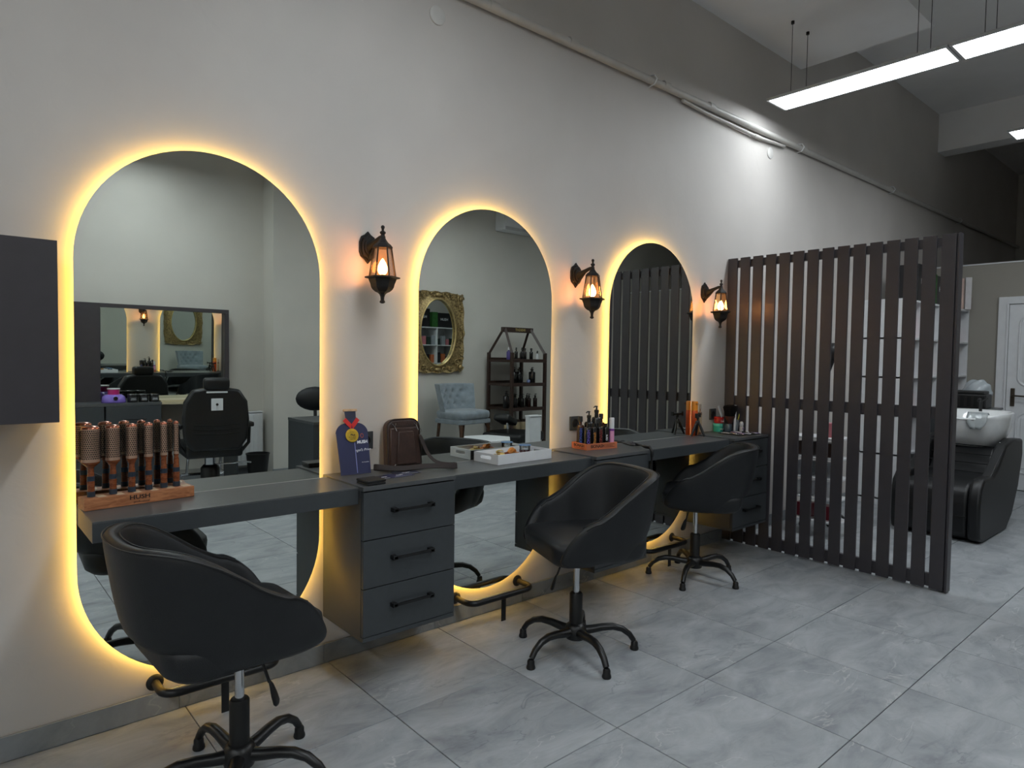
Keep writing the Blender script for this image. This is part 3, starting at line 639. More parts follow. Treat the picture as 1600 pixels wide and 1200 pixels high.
wd_ = [(1, .3, .1), (1, .3, .1), (1, .2, .2), (.6, .6, .5), (.2, .5, .8), (0, .2, 1), (0, 0, 1), (0, .1, 1), (0, .2, 1), (0, .5, .8), (0, .5, .8), (0, .5, .8), (0, .5, .9), (0, .3, .9), (.2, .2, 1), (.2, 0, 1), (0, .4, .9), (0, .6, .7), (0, .9, .3)]
ribbon('strap', sp, wd_, .03, M_STRAP, t)
# wallet, leaflets
t = empty('wallet', (1.355, -.318, .8575), .05, label='thick black leather wallet on the cabinet front corner', cat='wallet')
bx('leather_half', -.042, .042, -.046, .046, 0, .009, M_BLKP, t, .003); bx('leather_half', -.044, .044, -.046, .046, .0105, .021, M_BLKP, t, .004); bx('cards', -.038, .038, -.042, .042, .009, .0105, M_CAB, t, 0)
cz = .8572
for k, (x, y, r, c, lb) in enumerate(((1.47, -.225, .25, NAVY2, 'dark blue printed leaflet under the bag strap nearest the wallet'), (1.545, -.225, .05, NAVY, 'dark blue printed leaflet with white script in front of the bag'), (1.6, -.19, -.2, NAVY2, 'dark blue printed leaflet partly under the bag'))):
    o = empty('leaflet', (x, y, cz + .0012 * k), r, label=lb, cat='leaflet', group='dark blue leaflets on the cabinet')
    bx('sheet', -.06, .06, -.038, .038, 0, .001, c, o, 0); text('lettering', 'Angel', .017, (0, 0, .0013), (1, 0, 0), (0, 1, 0), WINK, o, shear=.5); bx('printed_line', -.04, .05, -.03, -.0285, .001, .0013, WINK, o, 0)

# snack tray
A_, B_, C_ = V((2.128, -.052)), V((2.105, -.244)), V((2.492, -.229))
a_t = math.atan2(.012, .387); W_, D_ = .385, .19
t = empty('serving_tray', (2.105, -.244, .851), a_t, label='white wooden serving tray of crisps on the middle desk', cat='tray')
bx('tray_base', 0, W_, 0, D_, 0, .006, M_WHITE, t, 0)
bx('side', 0, W_, 0, .009, .006, .05, M_WHITE, t, .001); bx('side', 0, W_, D_ - .009, D_, .006, .05, M_WHITE, t, .001)
for x in (0, W_ - .009):
    b = MB(); m_ = Matrix.Translation((x, 0, 0)) @ Matrix(((0, 0, 1, 0), (1, 0, 0, 0), (0, 1, 0, 0), (0, 0, 0, 1)))
    o_ = [(.0095, .006), (D_ - .0095, .006), (D_ - .0095, .05), (.0095, .05)]; i2 = rrect(D_ / 2 - .042, D_ / 2 + .042, .02, .038, .0088, 4)
    # outer quad split around the handle slot
    n4 = len(i2) // 4; va = {}; 
    def ringv(z): return [b.bm.verts.new(m_ @ V((p_[0], p_[1], z))) for p_ in i2], [b.bm.verts.new(m_ @ V((q_[0], q_[1], z))) for q_ in (o_[2], o_[3], o_[0], o_[1])]
    lo = ringv(0); hi = ringv(.009)
    for (I, O) in (lo, hi):
        for q in range(4):
            seg = [I[(q * n4 + e) % len(I)] for e in range(n4)]
            for e in range(n4 - 1): b.bm.faces.new((O[q], seg[e], seg[e + 1]))
            b.bm.faces.new((O[q], seg[-1], I[((q + 1) * n4) % len(I)], O[(q + 1) % 4]))
    for q in range(4): b.bm.faces.new((lo[1][q], lo[1][(q + 1) % 4], hi[1][(q + 1) % 4], hi[1][q]))
    for q in range(len(i2)): b.bm.faces.new((lo[0][q], lo[0][(q + 1) % len(i2)], hi[0][(q + 1) % len(i2)], hi[0][q]))
    b.to('handle_side', M_WHITE, t)
crisp = [mat('crisp_orange', (214, 142, 66), .6, vary=.25, scale=90), mat('crisp_yellow', (222, 196, 120), .6, vary=.2, scale=90), mat('crisp_brown', (170, 84, 46), .6, vary=.25, scale=90)]
cm = []
for q, m_ in enumerate(crisp):
    b = MB(); rows_ = []
    for i in range(5): rows_.append([V(((i - 2) * .009, (j - 2) * .0075 * (1 - .12 * abs(i - 2)), .004 * math.cos((i - 2) * .9) + .003 * ((j - 2) / 2) ** 2)) for j in range(5)])
    b.grid(rows_); rows2 = [[v_ + V((0, 0, .0016)) for v_ in r] for r in rows_]; b.grid(rows2)
    cm.append(b.to('crisp', m_, None, smooth=2))
k = 0
for q in range(60):
    side = q % 3; cx, cy2 = ((.18, .09) if q % 5 else (.1, .1))
    rr = abs(random.gauss(0, .028)); a = random.random() * 2 * PI
    z = .8625 + .042 * max(0, (1 - rr / .055)) * (.35 + .65 * random.random())
    src = cm[0 if cx > .15 and q % 3 else (1 if q % 2 else 2)] if cx > .15 else cm[1]
    o = src if (k < 0) else src.copy(); COL.objects.link(o)
    p_ = Matrix.Rotation(a_t, 3, 'Z') @ V((cx + rr * math.cos(a) * 1.2, cy2 + rr * math.sin(a) * .8, 0)) + V((2.105, -.244, 0))
    o.location = (p_.x, p_.y, z); o.rotation_euler = (random.uniform(-.5, .5), random.uniform(-.5, .5), random.random() * 6)
    setp(o, {0: 'orange curled crisp in the heap on the white snack tray', 1: 'pale yellow curled crisp on the white snack tray', 2: 'brown toasted curled crisp on the white snack tray'}[cm.index(src)], 'snack', 'crisps heaped on the white tray')
for o in cm: bpy.data.objects.remove(o)
p_ = V((2.105, -.244, 0)) + Matrix.Rotation(a_t, 3, 'Z') @ V((.3, .12, 0))
t = empty('water_cup', (p_.x, p_.y, .8575), label='small clear water cup with blue foil lid on the white tray', cat='cup')
b = MB(); b.lathe([(.0, .0), (.026, 0), (.031, .058), (.0295, .058), (.0245, .003), (.0, .003)], 24, caps=False); b.to('cup_wall', M_GLASS, t, smooth=1)
b = MB(); b.lathe([(.0243, .004), (.0285, .048)], 24); b.to('water', mat('water', (245, 250, 252), 0, trans=1, vary=0), t, smooth=1)
b = MB(); b.lathe([(.0345, .058), (.035, .0595), (.033, .061)], 24); b.to('foil_lid', mat('blue_foil', (92, 140, 196), .3, .4), t)
b = MB(); 
for a in range(10):
    a1, a2 = a * .62, a * .62 + .42; r_ = .0293
    b.bm.faces.new([b.bm.verts.new(V((r_ * math.cos(q1) * s, r_ * math.sin(q1) * s, z))) for q1, z, s in ((a1, .022, 1), (a2, .022, 1), (a2, .034, 1.03), (a1, .034, 1.03))])
b.to('printed_label', mat('label_red_black', (80, 40, 44), .5, vary=.6, scale=120), t)

# orange bottle stand
O_ST = mat('terracotta_box', (200, 116, 80), .5, vary=.06)
a_b = math.atan2(-.032, .23); base = V((2.83, -.175, .857))
t = empty('bottle_stand', tuple(base + V((0, 0, .0006))), a_b, label='orange stand box printed in black, holding shampoo bottles', cat='stand')
b = MB(); b.box(0, .236, 0, .14, 0, .008)
b.box(0, .236, 0, .006, .008, .037); b.box(0, .236, .134, .14, .008, .037); b.box(0, .006, .006, .134, .008, .037); b.box(.23, .236, .006, .134, .008, .037); b.to('box', O_ST, t, bev=.001)
BINK = mat('box_ink', (52, 30, 26), .6, vary=0)
text('lettering', 'BIONASH', .026, (.083, -.0006, .0195), (1, 0, 0), (0, 0, 1), BINK, t, bold=.0006, sx=.95)
bx('printed_bar', .144, .1455, -.0009, -.0002, .008, .032, BINK, t, 0)
for z in (.026, .018, .011): bx('printed_line', .15, .215 if z != .018 else .2, -.0008, -.0002, z, z + .0022, BINK, t, 0)
text('lettering', 'BIONASH', .024, (-.0006, .07, .022), (0, -1, 0), (0, 0, 1), BINK, t, bold=.0006, sx=.95)
bx('printed_line', -.0008, -.0002, .025, .115, .007, .009, BINK, t, 0)
GLB = mat('black_gloss_bottle', (14, 13, 14), .14, coat=.4, vary=.1); M_AMB = mat('amber_bottle', (70, 34, 20), .12, coat=.4)
def place_on(stand, a, x, y, z): return tuple(V(stand) + Matrix.Rotation(a, 3, 'Z') @ V((x, y, z)))
def bottle(name, loc, rz, r, h, kind, body, label, group, lab=None, labc=None, capm=None, par=None, cat='bottle', textstr=None):
    o = empty(name, loc, rz, label=label, cat=cat, group=group)
    sh = h * .86
    b = MB(); b.lathe([(r * .93, 0), (r, .004), (r, sh - .012), (r * .85, sh - .003), (r * .42, sh), (r * .38, h)] if kind != 'can' else [(r * .93, 0), (r, .004), (r, h - .022), (r * .9, h - .016)], 20); b.to('body', body, o, smooth=.9)
    cp = capm or M_BLKP
    if kind == 'pump':
        b = MB(); b.lathe([(r * .48, h - .004), (r * .48, h + .012), (r * .18, h + .015), (r * .15, h + .03)], 14); b.tube([(.0, 0, h + .03), (0, 0, h + .036)], [.007, .008], 10); b.tube([(0, 0, h + .033), (-.016, -.004, h + .034), (-.028, -.007, h + .028)], [.005, .0045, .003], 8); b.to('pump', cp, o, smooth=.9)
    elif kind == 'spray':
        b = MB(); b.lathe([(r * .5, h - .004), (r * .5, h + .008), (r * .42, h + .012), (r * .42, h + .03), (r * .3, h + .034)], 14); b.tube([(0, 0, h + .024), (-.016, -.004, h + .024)], .0035, 8); b.to('spray_head', cp, o, smooth=.9)
    elif kind == 'cap':
        b = MB(); b.lathe([(r * .62, h - .005), (r * .62, h + .024), (r * .55, h + .027)], 18); b.to('cap', cp, o, smooth=.9)
    elif kind == 'can':
        b = MB(); b.lathe([(r * .97, h - .02), (r * .97, h + .04), (r * .86, h + .045)], 18); b.to('cap', cp, o, smooth=.9)
    if lab:
        b = MB(); n = 14; rows_ = [[V((1.012 * r * math.cos(a), 1.012 * r * math.sin(a), z)) for a in [-PI * .95 + PI * .9 * i / n for i in range(n + 1)]] for z in (sh * .1, sh * .86)]; b.grid(rows_); b.to('wrap_label', lab, o, smooth=3)
    if textstr: text('lettering', textstr, r * 1.05, (-r * .5, -r * .99, sh * .48), (0, 0, 1), (-.87, .5, 0), labc or WINK, o, bold=.0004)
    return o
base_t = tuple(base + V((0, 0, .009)))
LK = mat('black_label', (20, 20, 24), .5)
for x, y, r, h, kd, bd, tx, lc, lb, cap in (
    (.03, .028, .0225, .145, 'none', GLB, 'BIONASH', mat('violet_ink', (112, 92, 190), .5), 'black gloss bottle lettered violet, front corner of the orange stand', None),
    (.077, .028, .021, .145, 'none', GLB, 'Bionash', mat('amber_ink', (196, 128, 52), .5), 'black gloss bottle lettered amber in front row of the orange stand', None),
    (.125, .028, .0215, .145, 'none', GLB, 'BIONASH', mat('red_ink', (140, 50, 44), .5), 'black gloss bottle lettered dark red in front row of the orange stand', None),
    (.17, .03, .02, .14, 'none', GLB, 'care', WINK, 'small black bottle beside the pink can in the orange stand', None),
    (.032, .1, .022, .155, 'cap', M_AMB, 'BIONASH', mat('blue_ink', (70, 96, 190), .5), 'amber bottle lettered blue, rear corner of the orange stand', M_BLKP),
    (.085, .085, .028, .175, 'pump', GLB, None, None, 'short pump bottle in back row of the orange stand', None),
    (.145, .088, .03, .205, 'pump', GLB, None, None, 'tallest pump bottle standing in back row of the orange stand', None),
    (.193, .1, .022, .165, 'cap', M_AMB, None, None, 'amber bottle in back row behind the pink can', None)):
    bottle('shampoo_bottle', place_on(base_t, a_b, x, y, 0), a_b, r, h, kd, bd, lb, 'bottles in the orange stand', lab=LK if bd is M_AMB else None, labc=lc, textstr=tx)
bottle('mousse_can', place_on(base_t, a_b, .213, .026, 0), a_b, .0155, .128, 'can', mat('violet_can', (128, 60, 150), .3, .3), 'violet and pink mousse can with white cap in orange stand', 'bottles in the orange stand', lab=mat('pink_label', (232, 160, 196), .4), capm=M_WHITE, cat='can', textstr=None)

# phone with cable on cabinet two
t = empty('smartphone', (3.315, -.115, .8506), R_(62), label='black phone with patterned back lying at the cabinet edge', cat='phone')
b = MB(); b.prism(rrect(-.075, .075, -.037, .037, .01), .008); b.to('body', M_BLKP, t, bev=.002); b = MB(); b.prism(rrect(-.071, .071, -.033, .033, .008), .0006, z0=.008); b.to('screen_glass', mat('phone_print', (70, 66, 72), .1, vary=.6, scale=60), t)
bx('camera_block', .045, .07, -.02, .02, .0086, .012, M_CHR, t, .002)
t = empty('charging_cable', (3.2, -.205, .8605), label='thick black cable hanging over the desk edge beside the phone', cat='cable')
b = MB(); b.tube([(.08, .03, -.003), (.07, .01, .006), (.02, -.06, .008), (-.032, -.135, .006), (-.036, -.168, .006), (-.0365, -.182, -.01), (-.0365, -.183, -.04), (-.036, -.183, -.25)], .0058, 8); b.to('cord', M_BLKP, t, smooth=2)
b = MB(); b.tube([(-.03, -.118, .012), (-.035, -.166, .012), (-.0365, -.184, -.008), (-.036, -.184, -.045)], .0095, 8); b.to('plug_sleeve', M_BLKP, t, smooth=2)

# mini tripod
t = empty('mini_tripod', (4.03, -.125, .8505), R_(20), label='small black phone tripod standing on the desk by the orange can', cat='tripod')
b = MB(); b.lathe([(.014, .085), (.016, .09), (.016, .108), (.012, .114)], 16); b.to('hub', M_BLKP, t, smooth=.8)
for k in range(3):
    a = 2 * PI * k / 3 + .4; b = MB(); b.tube([(.012 * math.cos(a), .012 * math.sin(a), .095), (.03 * math.cos(a), .03 * math.sin(a), .055), (.052 * math.cos(a), .052 * math.sin(a), .006)], [.0085, .0095, .0065], 10); b.to('leg', M_BLKP, t, smooth=1)
b = MB(); b.tube([(0, 0, .112), (0, 0, .132)], .006, 10); b.blob((0, 0, .134), .011, .011, .011); b.to('ball_joint', M_BLKP, t, smooth=3)
b = MB(); b.box(-.042, .042, -.009, .009, .142, .158, bev=.004); b.box(-.046, -.034, -.013, .009, .136, .168, bev=.003); b.box(.034, .046, -.013, .009, .136, .168, bev=.003); b.to('phone_clamp', M_BLKP, t)
# spray can and slim bottle
O_CAN = mat('orange_can', (214, 84, 28), .3, .2, vary=.08)
t = bottle('spray_can', (4.085, -.062, .851), 0, .0235, .2, 'can', O_CAN, 'orange hairspray can with yellow-orange cap beside the tripod', None, capm=mat('amber_cap', (236, 146, 36), .3), cat='can')
text('lettering', 'PRO', .02, (-.006, -.0245, .225), (1, 0, 0), (0, 0, 1), mat('dark_orange', (120, 58, 20), .5), t); 
bottle('slim_bottle', (4.135, -.075, .8575), 0, .014, .19, 'cap', mat('tan_bottle', (110, 84, 66), .3), 'slim brown bottle with pale cap behind the orange can', None, capm=mat('pale_cap', (150, 140, 128), .4), lab=mat('cream_label', (168, 150, 122), .5))
# jars, brush and combs
def jar(x, y, z, r, h, col, lidc, lb, tx=None):
    t = empty('wax_jar', (x, y, z), label=lb, cat='jar'); b = MB(); b.lathe([(r * .96, 0), (r, .003), (r, h * .66), (r * .95, h * .68)], 24); b.to('pot', col, t, smooth=.8)
    b = MB(); b.lathe([(r * 1.02, h * .68), (r * 1.02, h * .98), (r * .97, h)], 24); b.to('lid', lidc, t, smooth=.8)
    if tx: text('lettering', tx, r * .6, (-r * .3, -r * 1.01, h * .35), (.95, -.3, 0), (0, 0, 1), WINK, t)
    return t
TEAL = mat('teal_plastic', (56, 168, 152), .35); REDP = mat('red_plastic', (158, 34, 34), .3)
jar(4.425, -.045, .8575, .036, .062, TEAL, mat('light_teal', (92, 190, 176), .35), 'teal wax jar under the red jar beside the screen', 'wax')
jar(4.43, -.047, .920, .035, .048, REDP, mat('red_lid', (178, 44, 40), .25), 'red wax jar stacked on the teal jar', 'Gel')
t = empty('glass_jar', (4.47, -.1, .8575), label='squat clear grey jar holding the neck duster', cat='jar')
b = MB(); b.lathe([(.027, 0), (.03, .006), (.03, .05), (.024, .056), (.024, .06)], 20); b.to('jar_wall', mat('smoky_jar', (96, 112, 124), .15, trans=.4), t, smooth=.9)
t = empty('neck_duster', (4.48, -.11, .918), label='neck duster with black bristle fan and brown base above the jars', cat='brush')
b = MB(); b.lathe([(.02, 0), (.024, .008), (.05, .05), (.052, .056)], 20, squash=.6); b.to('brown_base', mat('brown_plastic', (84, 48, 42), .4), t, smooth=.9)
b = MB()
for k in range(420):
    a = random.random() * 2 * PI; r_ = math.sqrt(random.random()) * .044; c = V((r_ * math.cos(a), .6 * r_ * math.sin(a), .054)); tip = V((c.x * 1.75, c.y * 1.7, .054 + .085 - .35 * r_ + random.random() * .01)); q_ = V((.0016, 0, 0)); q2 = V((0, .0016, 0))
    b.bm.faces.new([b.bm.verts.new(u) for u in (c - q_, c + q_, tip + q_ * .7, tip - q_ * .7)]); b.bm.faces.new([b.bm.verts.new(u) for u in (c - q2, c + q2, tip + q2 * .7, tip - q2 * .7)])
b.to('bristles', M_BRI, t, kind='stuff')
t = empty('white_comb', (4.405, -.085, .968), ry=-.55, label='white plastic comb propped on the stacked jars', cat='comb')
bx('spine', -.006, .006, -.0015, .0015, 0, .1, M_WHITE, t, .001)
b = MB()
for k in range(20): b.box(.005, .015, -.001, .001, .004 + k * .0048, .0065 + k * .0048)
b.to('comb_teeth', M_WHITE, t)
t = empty('tint_brush', (4.533, -.13, .8575), ry=.18, label='tint brush with yellow handle and grey paddle standing by the jars', cat='brush')
b = MB(); b.prism([(-.012, 0), (.012, 0), (.021, .05), (.017, .088), (-.01, .09), (-.016, .05)], .006, mtx=XZ); b.to('paddle', mat('grey_plastic', (150, 156, 162), .4), t, bev=.002)
b = MB(); b.tube([(.004, -.003, .088), (.022, -.003, .18)], .004, 8); b.to('handle', mat('yellow_plastic', (206, 190, 44), .4), t, smooth=1)
t = empty('white_comb_brush', (4.52, -.075, .858), ry=.05, label='white scrubbing brush head behind the yellow-handled tint brush', cat='brush')
bx('stem', -.004, .004, -.003, .003, 0, .15, M_WHITE, t, .001); bx('brush_head', -.014, .014, -.008, .008, .15, .178, M_WHITE, t, .003)
t = bottle('roll_on_bottle', (4.548, -.165, .8575), 0, .015, .055, 'none', mat('cream_plastic', (206, 204, 206), .4), 'small white bottle with domed cap on the tool mat', None)
b = MB(); b.lathe([(.0145, .047), (.0145, .062), (.012, .072), (.005, .078)], 16); b.to('dome_cap', M_WHITE, t, smooth=1); bx('label_band', -.01, .01, -.0156, -.0148, .018, .034, mat('lilac_label', (150, 130, 160), .5), t, 0)
t = empty('tool_mat', (4.42, -.225, .8573), R_(-6), label='black silicone mat on the cabinet beside the screen', cat='mat')
bx('mat_sheet', -.13, .12, -.09, .09, 0, .004, M_BLKP, t, .001)
for k in range(14):
    a = random.uniform(-.6, .6); x, y = -.1 + .2 * (k % 7) / 6 + random.uniform(-.01, .01), (-.045 if k < 7 else .03) + random.uniform(-.02, .02)
    p_ = V((4.42, -.225, .8625)) + Matrix.Rotation(R_(-6), 3, 'Z') @ V((x, y, 0)); m_ = [M_CHR, M_CHR, mat('lilac_metal', (176, 150, 206), .3, .5), M_WHITE][k % 4]
    o = empty('hair_clip', tuple(p_), a + PI / 2, label=('chrome hair clip in the outer row on the silicone mat', 'chrome hair clip in the inner row on the silicone mat', 'lilac metal hair clip lying on the black silicone mat', 'white hair clip lying on the black silicone mat')[(k % 4) if k % 4 > 1 else (0 if k < 7 else 1)], cat='hair clip', group='clips on the silicone mat')
    b = MB(); b.tube([(-.034, -.003, .001), (0, -.005, .003), (.034, 0, .001)], .0028, 6); b.tube([(-.034, .003, .001), (0, .005, .003), (.034, 0, .001)], .0028, 6); b.to('prongs', m_, o, smooth=2)


# ================================================================= BEYOND THE SCREEN: white shelving, basins
t = empty('white_shelving', (6.95, 0, 0), label='white open shelving along the mirror wall beyond the slatted screen', cat='shelving')
US, UW = .45, 2.03
ZS = (.06, .5, .88, 1.25, 1.63, 2.0)
for z in ZS: bx('shelf_board', 0, UW, -US, -.003, z - .009, z + .009, M_WHITE, t, .001)
for x in (0, .5, 1.0, 1.5, UW - .018): bx('upright', x, x + .018, -US + .001, -.004, .0, 1.991, M_WHITE, t, 0)
bx('back_panel', .018, UW - .018, -.012, -.004, .01, 1.991, M_WHITE, t, 0)
def carton(x, y, z, w_, d, h, m, lb, tx=None, inkm=None, grp='cartons and packets on the white shelving', tsize=None, side=None, sidem=None):
    o = empty('product_box', (x, y, z + .0005), label=lb, cat='box', group=grp)
    bx('carton', -w_ / 2, w_ / 2, -d / 2, d / 2, 0, h, m, o, .001)
    if tx: text('lettering', tx, tsize or w_ * .22, (0, -d / 2 - .0006, h * .55), (1, 0, 0), (0, 0, 1), inkm or WINK, o)
    return o
BK = mat('black_card', (22, 22, 26), .35); GRN = mat('green_card', (44, 96, 40), .5, vary=.3); PNK = mat('pink_card', (196, 120, 128), .5); ORG = mat('orange_card', (190, 104, 60), .5); DG = mat('dark_green_card', (30, 48, 40), .5); PUR = mat('purple_card', (78, 62, 96), .5); SIL = mat('silver_card', (150, 154, 160), .4)
carton(7.62, -.3, 2.009, .36, .2, .38, BK, 'tall black carton lettered white on top of the white shelving', 'MUSH', WINK)
carton(7.93, -.3, 2.009, .14, .2, .32, GRN, 'green carton between black cartons on top of the white shelving')
carton(8.17, -.3, 2.009, .34, .2, .31, BK, 'wide black carton beside the green carton on top of the shelving', 'HUSH', WINK)
carton(8.55, -.3, 2.009, .14, .2, .30, mat('blue_card', (60, 74, 96), .5), 'dusty blue carton on top of the white shelving')
random.seed(3)
cols = [('pink', PNK), ('orange', ORG), ('dark green', DG), ('purple', PUR), ('silver', SIL), ('black', BK)]
kk = 0
for bay in range(4):
    for li, z in enumerate(ZS[:-1]):
        x = 7.0 + .5 * bay
        for q in range(4):
            nm, m_ = cols[(kk * 5 + q * 3 + li) % 6]; kk += 1
            h = random.uniform(.11, .24); wd2 = random.uniform(.07, .1)
            carton(x + .02 + q * .115 + .03, -.33 + random.uniform(-.03, .02), z + .009, wd2, .08, h, m_, '%s packet, %s on %s shelf, %s bay of white shelving' % (nm, ('first', 'second', 'third', 'fourth')[q], ('bottom', 'second', 'third', 'fourth', 'fifth')[li], ('nearest', 'second', 'third', 'last')[bay]), grp='packets on the white shelving')
o = empty('hair_color_box', (8.87, -.45, 2.0095), R_(25), label='white and wine red hair color box standing on the shelving end', cat='box')
bx('carton', -.055, .055, -.03, .03, 0, .36, mat('pale_card', (202, 200, 202), .3, coat=.4), o, .001); text('lettering', 'ColorArt', .05, (.02, -.0308, .24), (0, 0, 1), (-1, 0, 0), mat('grey_ink', (90, 92, 100), .5), o)
b = MB(); b.prism([(-.055, 0), (.055, 0), (.055, .07), (.0, .14), (-.055, .13)], .001, mtx=Matrix.Translation((0, -.0303, 0)) @ XZ); b.to('red_panel', mat('wine_card', (128, 28, 46), .3), o)
o = empty('hair_color_box', (8.74, -.42, 2.0095), R_(10), label='peach toned hair color box behind the white and red one', cat='box'); bx('carton', -.05, .05, -.03, .03, 0, .34, mat('peach_card', (206, 176, 164), .4), o, .001)

# washing unit: seat along x, basin at the far end
def wash_unit(y, lb):
    t = empty('wash_lounge', (6.0, y, 0), label=lb, cat='salon chair')
    prof = [(0.0, .05), (.0, .36), (.03, .42), (.1, .455), (.3, .45), (.52, .47), (.64, .55), (.74, .66), (.82, .69), (.9, .66), (.86, .45), (.7, .2), (.55, .03), (.06, .02)]
    b = MB(); b.prism(prof, .46, mtx=Matrix.Translation((0, .23, 0)) @ XZ); b.to('seat_and_back', M_LEA2, t, bev=.03, segs=3, smooth=1)
    for k in range(4):
        x0 = .52 + k * .075; z0 = .468 + k * .067
        b = MB(); b.tube([(x0, -.225, z0 + .02), (x0, .225, z0 + .02)], .004, 6); b.to('seam', M_GAP, t)
    b = MB(); b.tube([(-.003, -.22, .2), (-.003, .22, .2)], .004, 6); b.to('seam', M_GAP, t)
    for s in (-1, 1):
        ap = [(-.02, .1), (-.03, .3), (.0, .43), (.08, .5), (.22, .5), (.34, .5), (.5, .58), (.68, .72), (.9, .76), (1.22, .74), (1.24, .6), (1.13, .33), (.95, .1), (.78, 0), (.1, 0), (.0, .03)]
        b = MB(); b.prism(ap, .085, mtx=Matrix.Translation((0, s * .2725 + .0425, 0)) @ XZ); a_ = b.to('armrest', M_LEA2, t, bev=.022, segs=3, smooth=1)
        bx('arm_pad', .3, .72, s * .2725 - .03, s * .2725 + .03, .0, .012, M_LEA2, a_, .004); ob = [c for c in a_.children if c.name.startswith('arm_pad')][0]; ob.rotation_euler = (0, -.50, 0); ob.location = (.02, 0, .335)
        for (x, z) in ((.36, .522), (.70, .735)):
            b = MB(); b.blob((x, s * .2725 - s * .01, z), .009, .009, .005, 1); b.to('stud', M_CHR, a_, smooth=3)
    # basin
    b = MB(); rings = []
    for z, sx_, sy in ((.665, .19, .17), (.68, .22, .2), (.75, .27, .235), (.84, .31, .265), (.92, .325, .275), (.965, .33, .28), (.975, .322, .272), (.965, .3, .25), (.9, .27, .22), (.84, .2, .17), (.825, .05, .05)):
        rings.append([V((.98 + sx_ * (abs(math.cos(a)) ** .75) * math.copysign(1, math.cos(a)), sy * (abs(math.sin(a)) ** .75) * math.copysign(1, math.sin(a)), z - (.05 * max(0, -math.cos(a)) ** 3 if z > .93 else 0))) for a in [2 * PI * i / 36 for i in range(36)]])
    g = b.grid(rings, closev=True); b.bm.faces.new(g[0][::-1]); b.bm.faces.new(g[-1]); b.to('basin', mat('ceramic_white', (232, 234, 234), .12, coat=.5), t, smooth=2)
    b = MB(); b.tube([(1.18, 0, .96), (1.18, 0, 1.04), (1.15, 0, 1.07), (1.1, 0, 1.06)], .013, 10); b.tube([(1.18, 0, 1.05), (1.2, -.05, 1.08)], .007, 8); b.to('tap', M_BLKP, t, smooth=1)
    b = MB(); b.lathe([(.14, .0), (.14, .02), (.06, .05), (.06, .64), (.12, .665)], 20, (.98, 0, 0)); b.to('pedestal', M_BLKP, t, smooth=.8)
    return t
wash_unit(-1.03, 'black leather hair washing lounge with white basin right beyond the screen edge')
t = empty('basin_bib', (6.665, -1.13, .957), label='clear plastic bib hanging over the front rim of the white basin', cat='bib')
b = MB(); rr = []
for i in range(9):
    a = i / 8; z = .03 * math.sin(a * PI) if a < .3 else .02 - (a - .3) * .2; x = .06 - a * .11 if a < .5 else .005 - .03 * math.sin((a - .5) * 3)
    wdt = .075 * (1 - .5 * max(0, a - .7) / .3)
    rr.append([V((x + .006 * math.sin(j * 1.7 + i), (j - 4) / 4 * wdt, z)) for j in range(9)])
b.grid(rr); o = b.to('plastic_sheet', mat('clear_plastic', (226, 234, 236), .12, trans=.55, bump=.3), t, smooth=3); md = o.modifiers.new('th', 'SOLIDIFY'); md.thickness = .002
# cabinet behind the basins with appliance
t = empty('low_cupboard', (7.45, -.95, 0), label='dark cupboard standing behind the white basin', cat='cabinet')
bx('carcass', 0, .55, -.06, .42, 0, .94, M_CAB, t, .003); bx('top', -.01, .56, -.07, .43, .94, .96, M_CABTOP, t, .002); bx('door', -.018, -.001, -.055, .175, .02, .93, M_CAB, t, .002); bx('door', -.018, -.001, .18, .415, .02, .93, M_CAB, t, .002)
t = empty('towel_steamer', (7.5, -.8, .961), label='black ribbed appliance under a crumpled clear plastic bag behind the basin', cat='appliance')
bx('body', 0, .22, -.19, .14, 0, .14, M_BLKP, t, .012)
for k in range(6): bx('rib', -.004, .0, -.18 + k * .055, -.15 + k * .055, .02, .12, M_GAP, t, .001)
bx('lid', .01, .21, -.17, .12, .14, .17, M_BLKP, t, .01)
t = empty('plastic_bag', (7.82, -.8, .961), label='crumpled clear plastic bag standing behind the black appliance', cat='bag')
b = MB(); b.blob((0, -.04, .14), .085, .12, .14, 4)
for v_ in b.bm.verts:
    n_ = math.sin(v_.co.x * 60 + v_.co.y * 35) * .008 + math.sin(v_.co.z * 70 + v_.co.y * 50) * .007; v_.co += v_.co.normalized() * n_; v_.co.z = max(v_.co.z, .001)
b.to('film', mat('bag_film', (210, 220, 226), .15, trans=.4, bump=.4), t, smooth=3)
# trolley seen through the slats
t = empty('tool_trolley', (5.35, -.4, 0), label='narrow trolley of colourful packets seen through the slats of the screen', cat='trolley')
for z in (.12, .3, .46, .62, .78): bx('tray', -.12, .12, -.2, .2, z, z + .015, M_WHITE, t, .003)
for sx_ in (-1, 1):
    for sy in (-1, 1):
        b = MB(); b.tube([(sx_ * .11, sy * .19, .03), (sx_ * .11, sy * .19, .82)], .008, 8); lgp = b.to('post', M_BLKP, t); b = MB(); b.blob((sx_ * .11, sy * .19, .028), .022, .014, .028, 2); b.to('caster', M_BLKP, lgp, smooth=3)
for k in range(9):
    z = (.135, .315, .475, .635, .795)[k % 5]; y = -.4 + (-.1, .1)[k // 5]
    nm, m_ = [('wine red', mat('wine_card', (128, 28, 46), .3)), ('brown', M_BROWN), ('pale', M_WHITE), ('pink', PNK), ('grey', SIL)][(k * 2) % 5]
    o = empty('product_box', (5.35, y, z + .0005), label='%s packet on %s tray of narrow trolley, %s side' % (nm, ('bottom', 'second', 'middle', 'fourth', 'top')[k % 5], ('outer', 'wall')[k // 5]), cat='box', group='packets on the narrow trolley'); bx('carton', -.05, .05, -.06, .06, 0, .11, m_, o, .002)
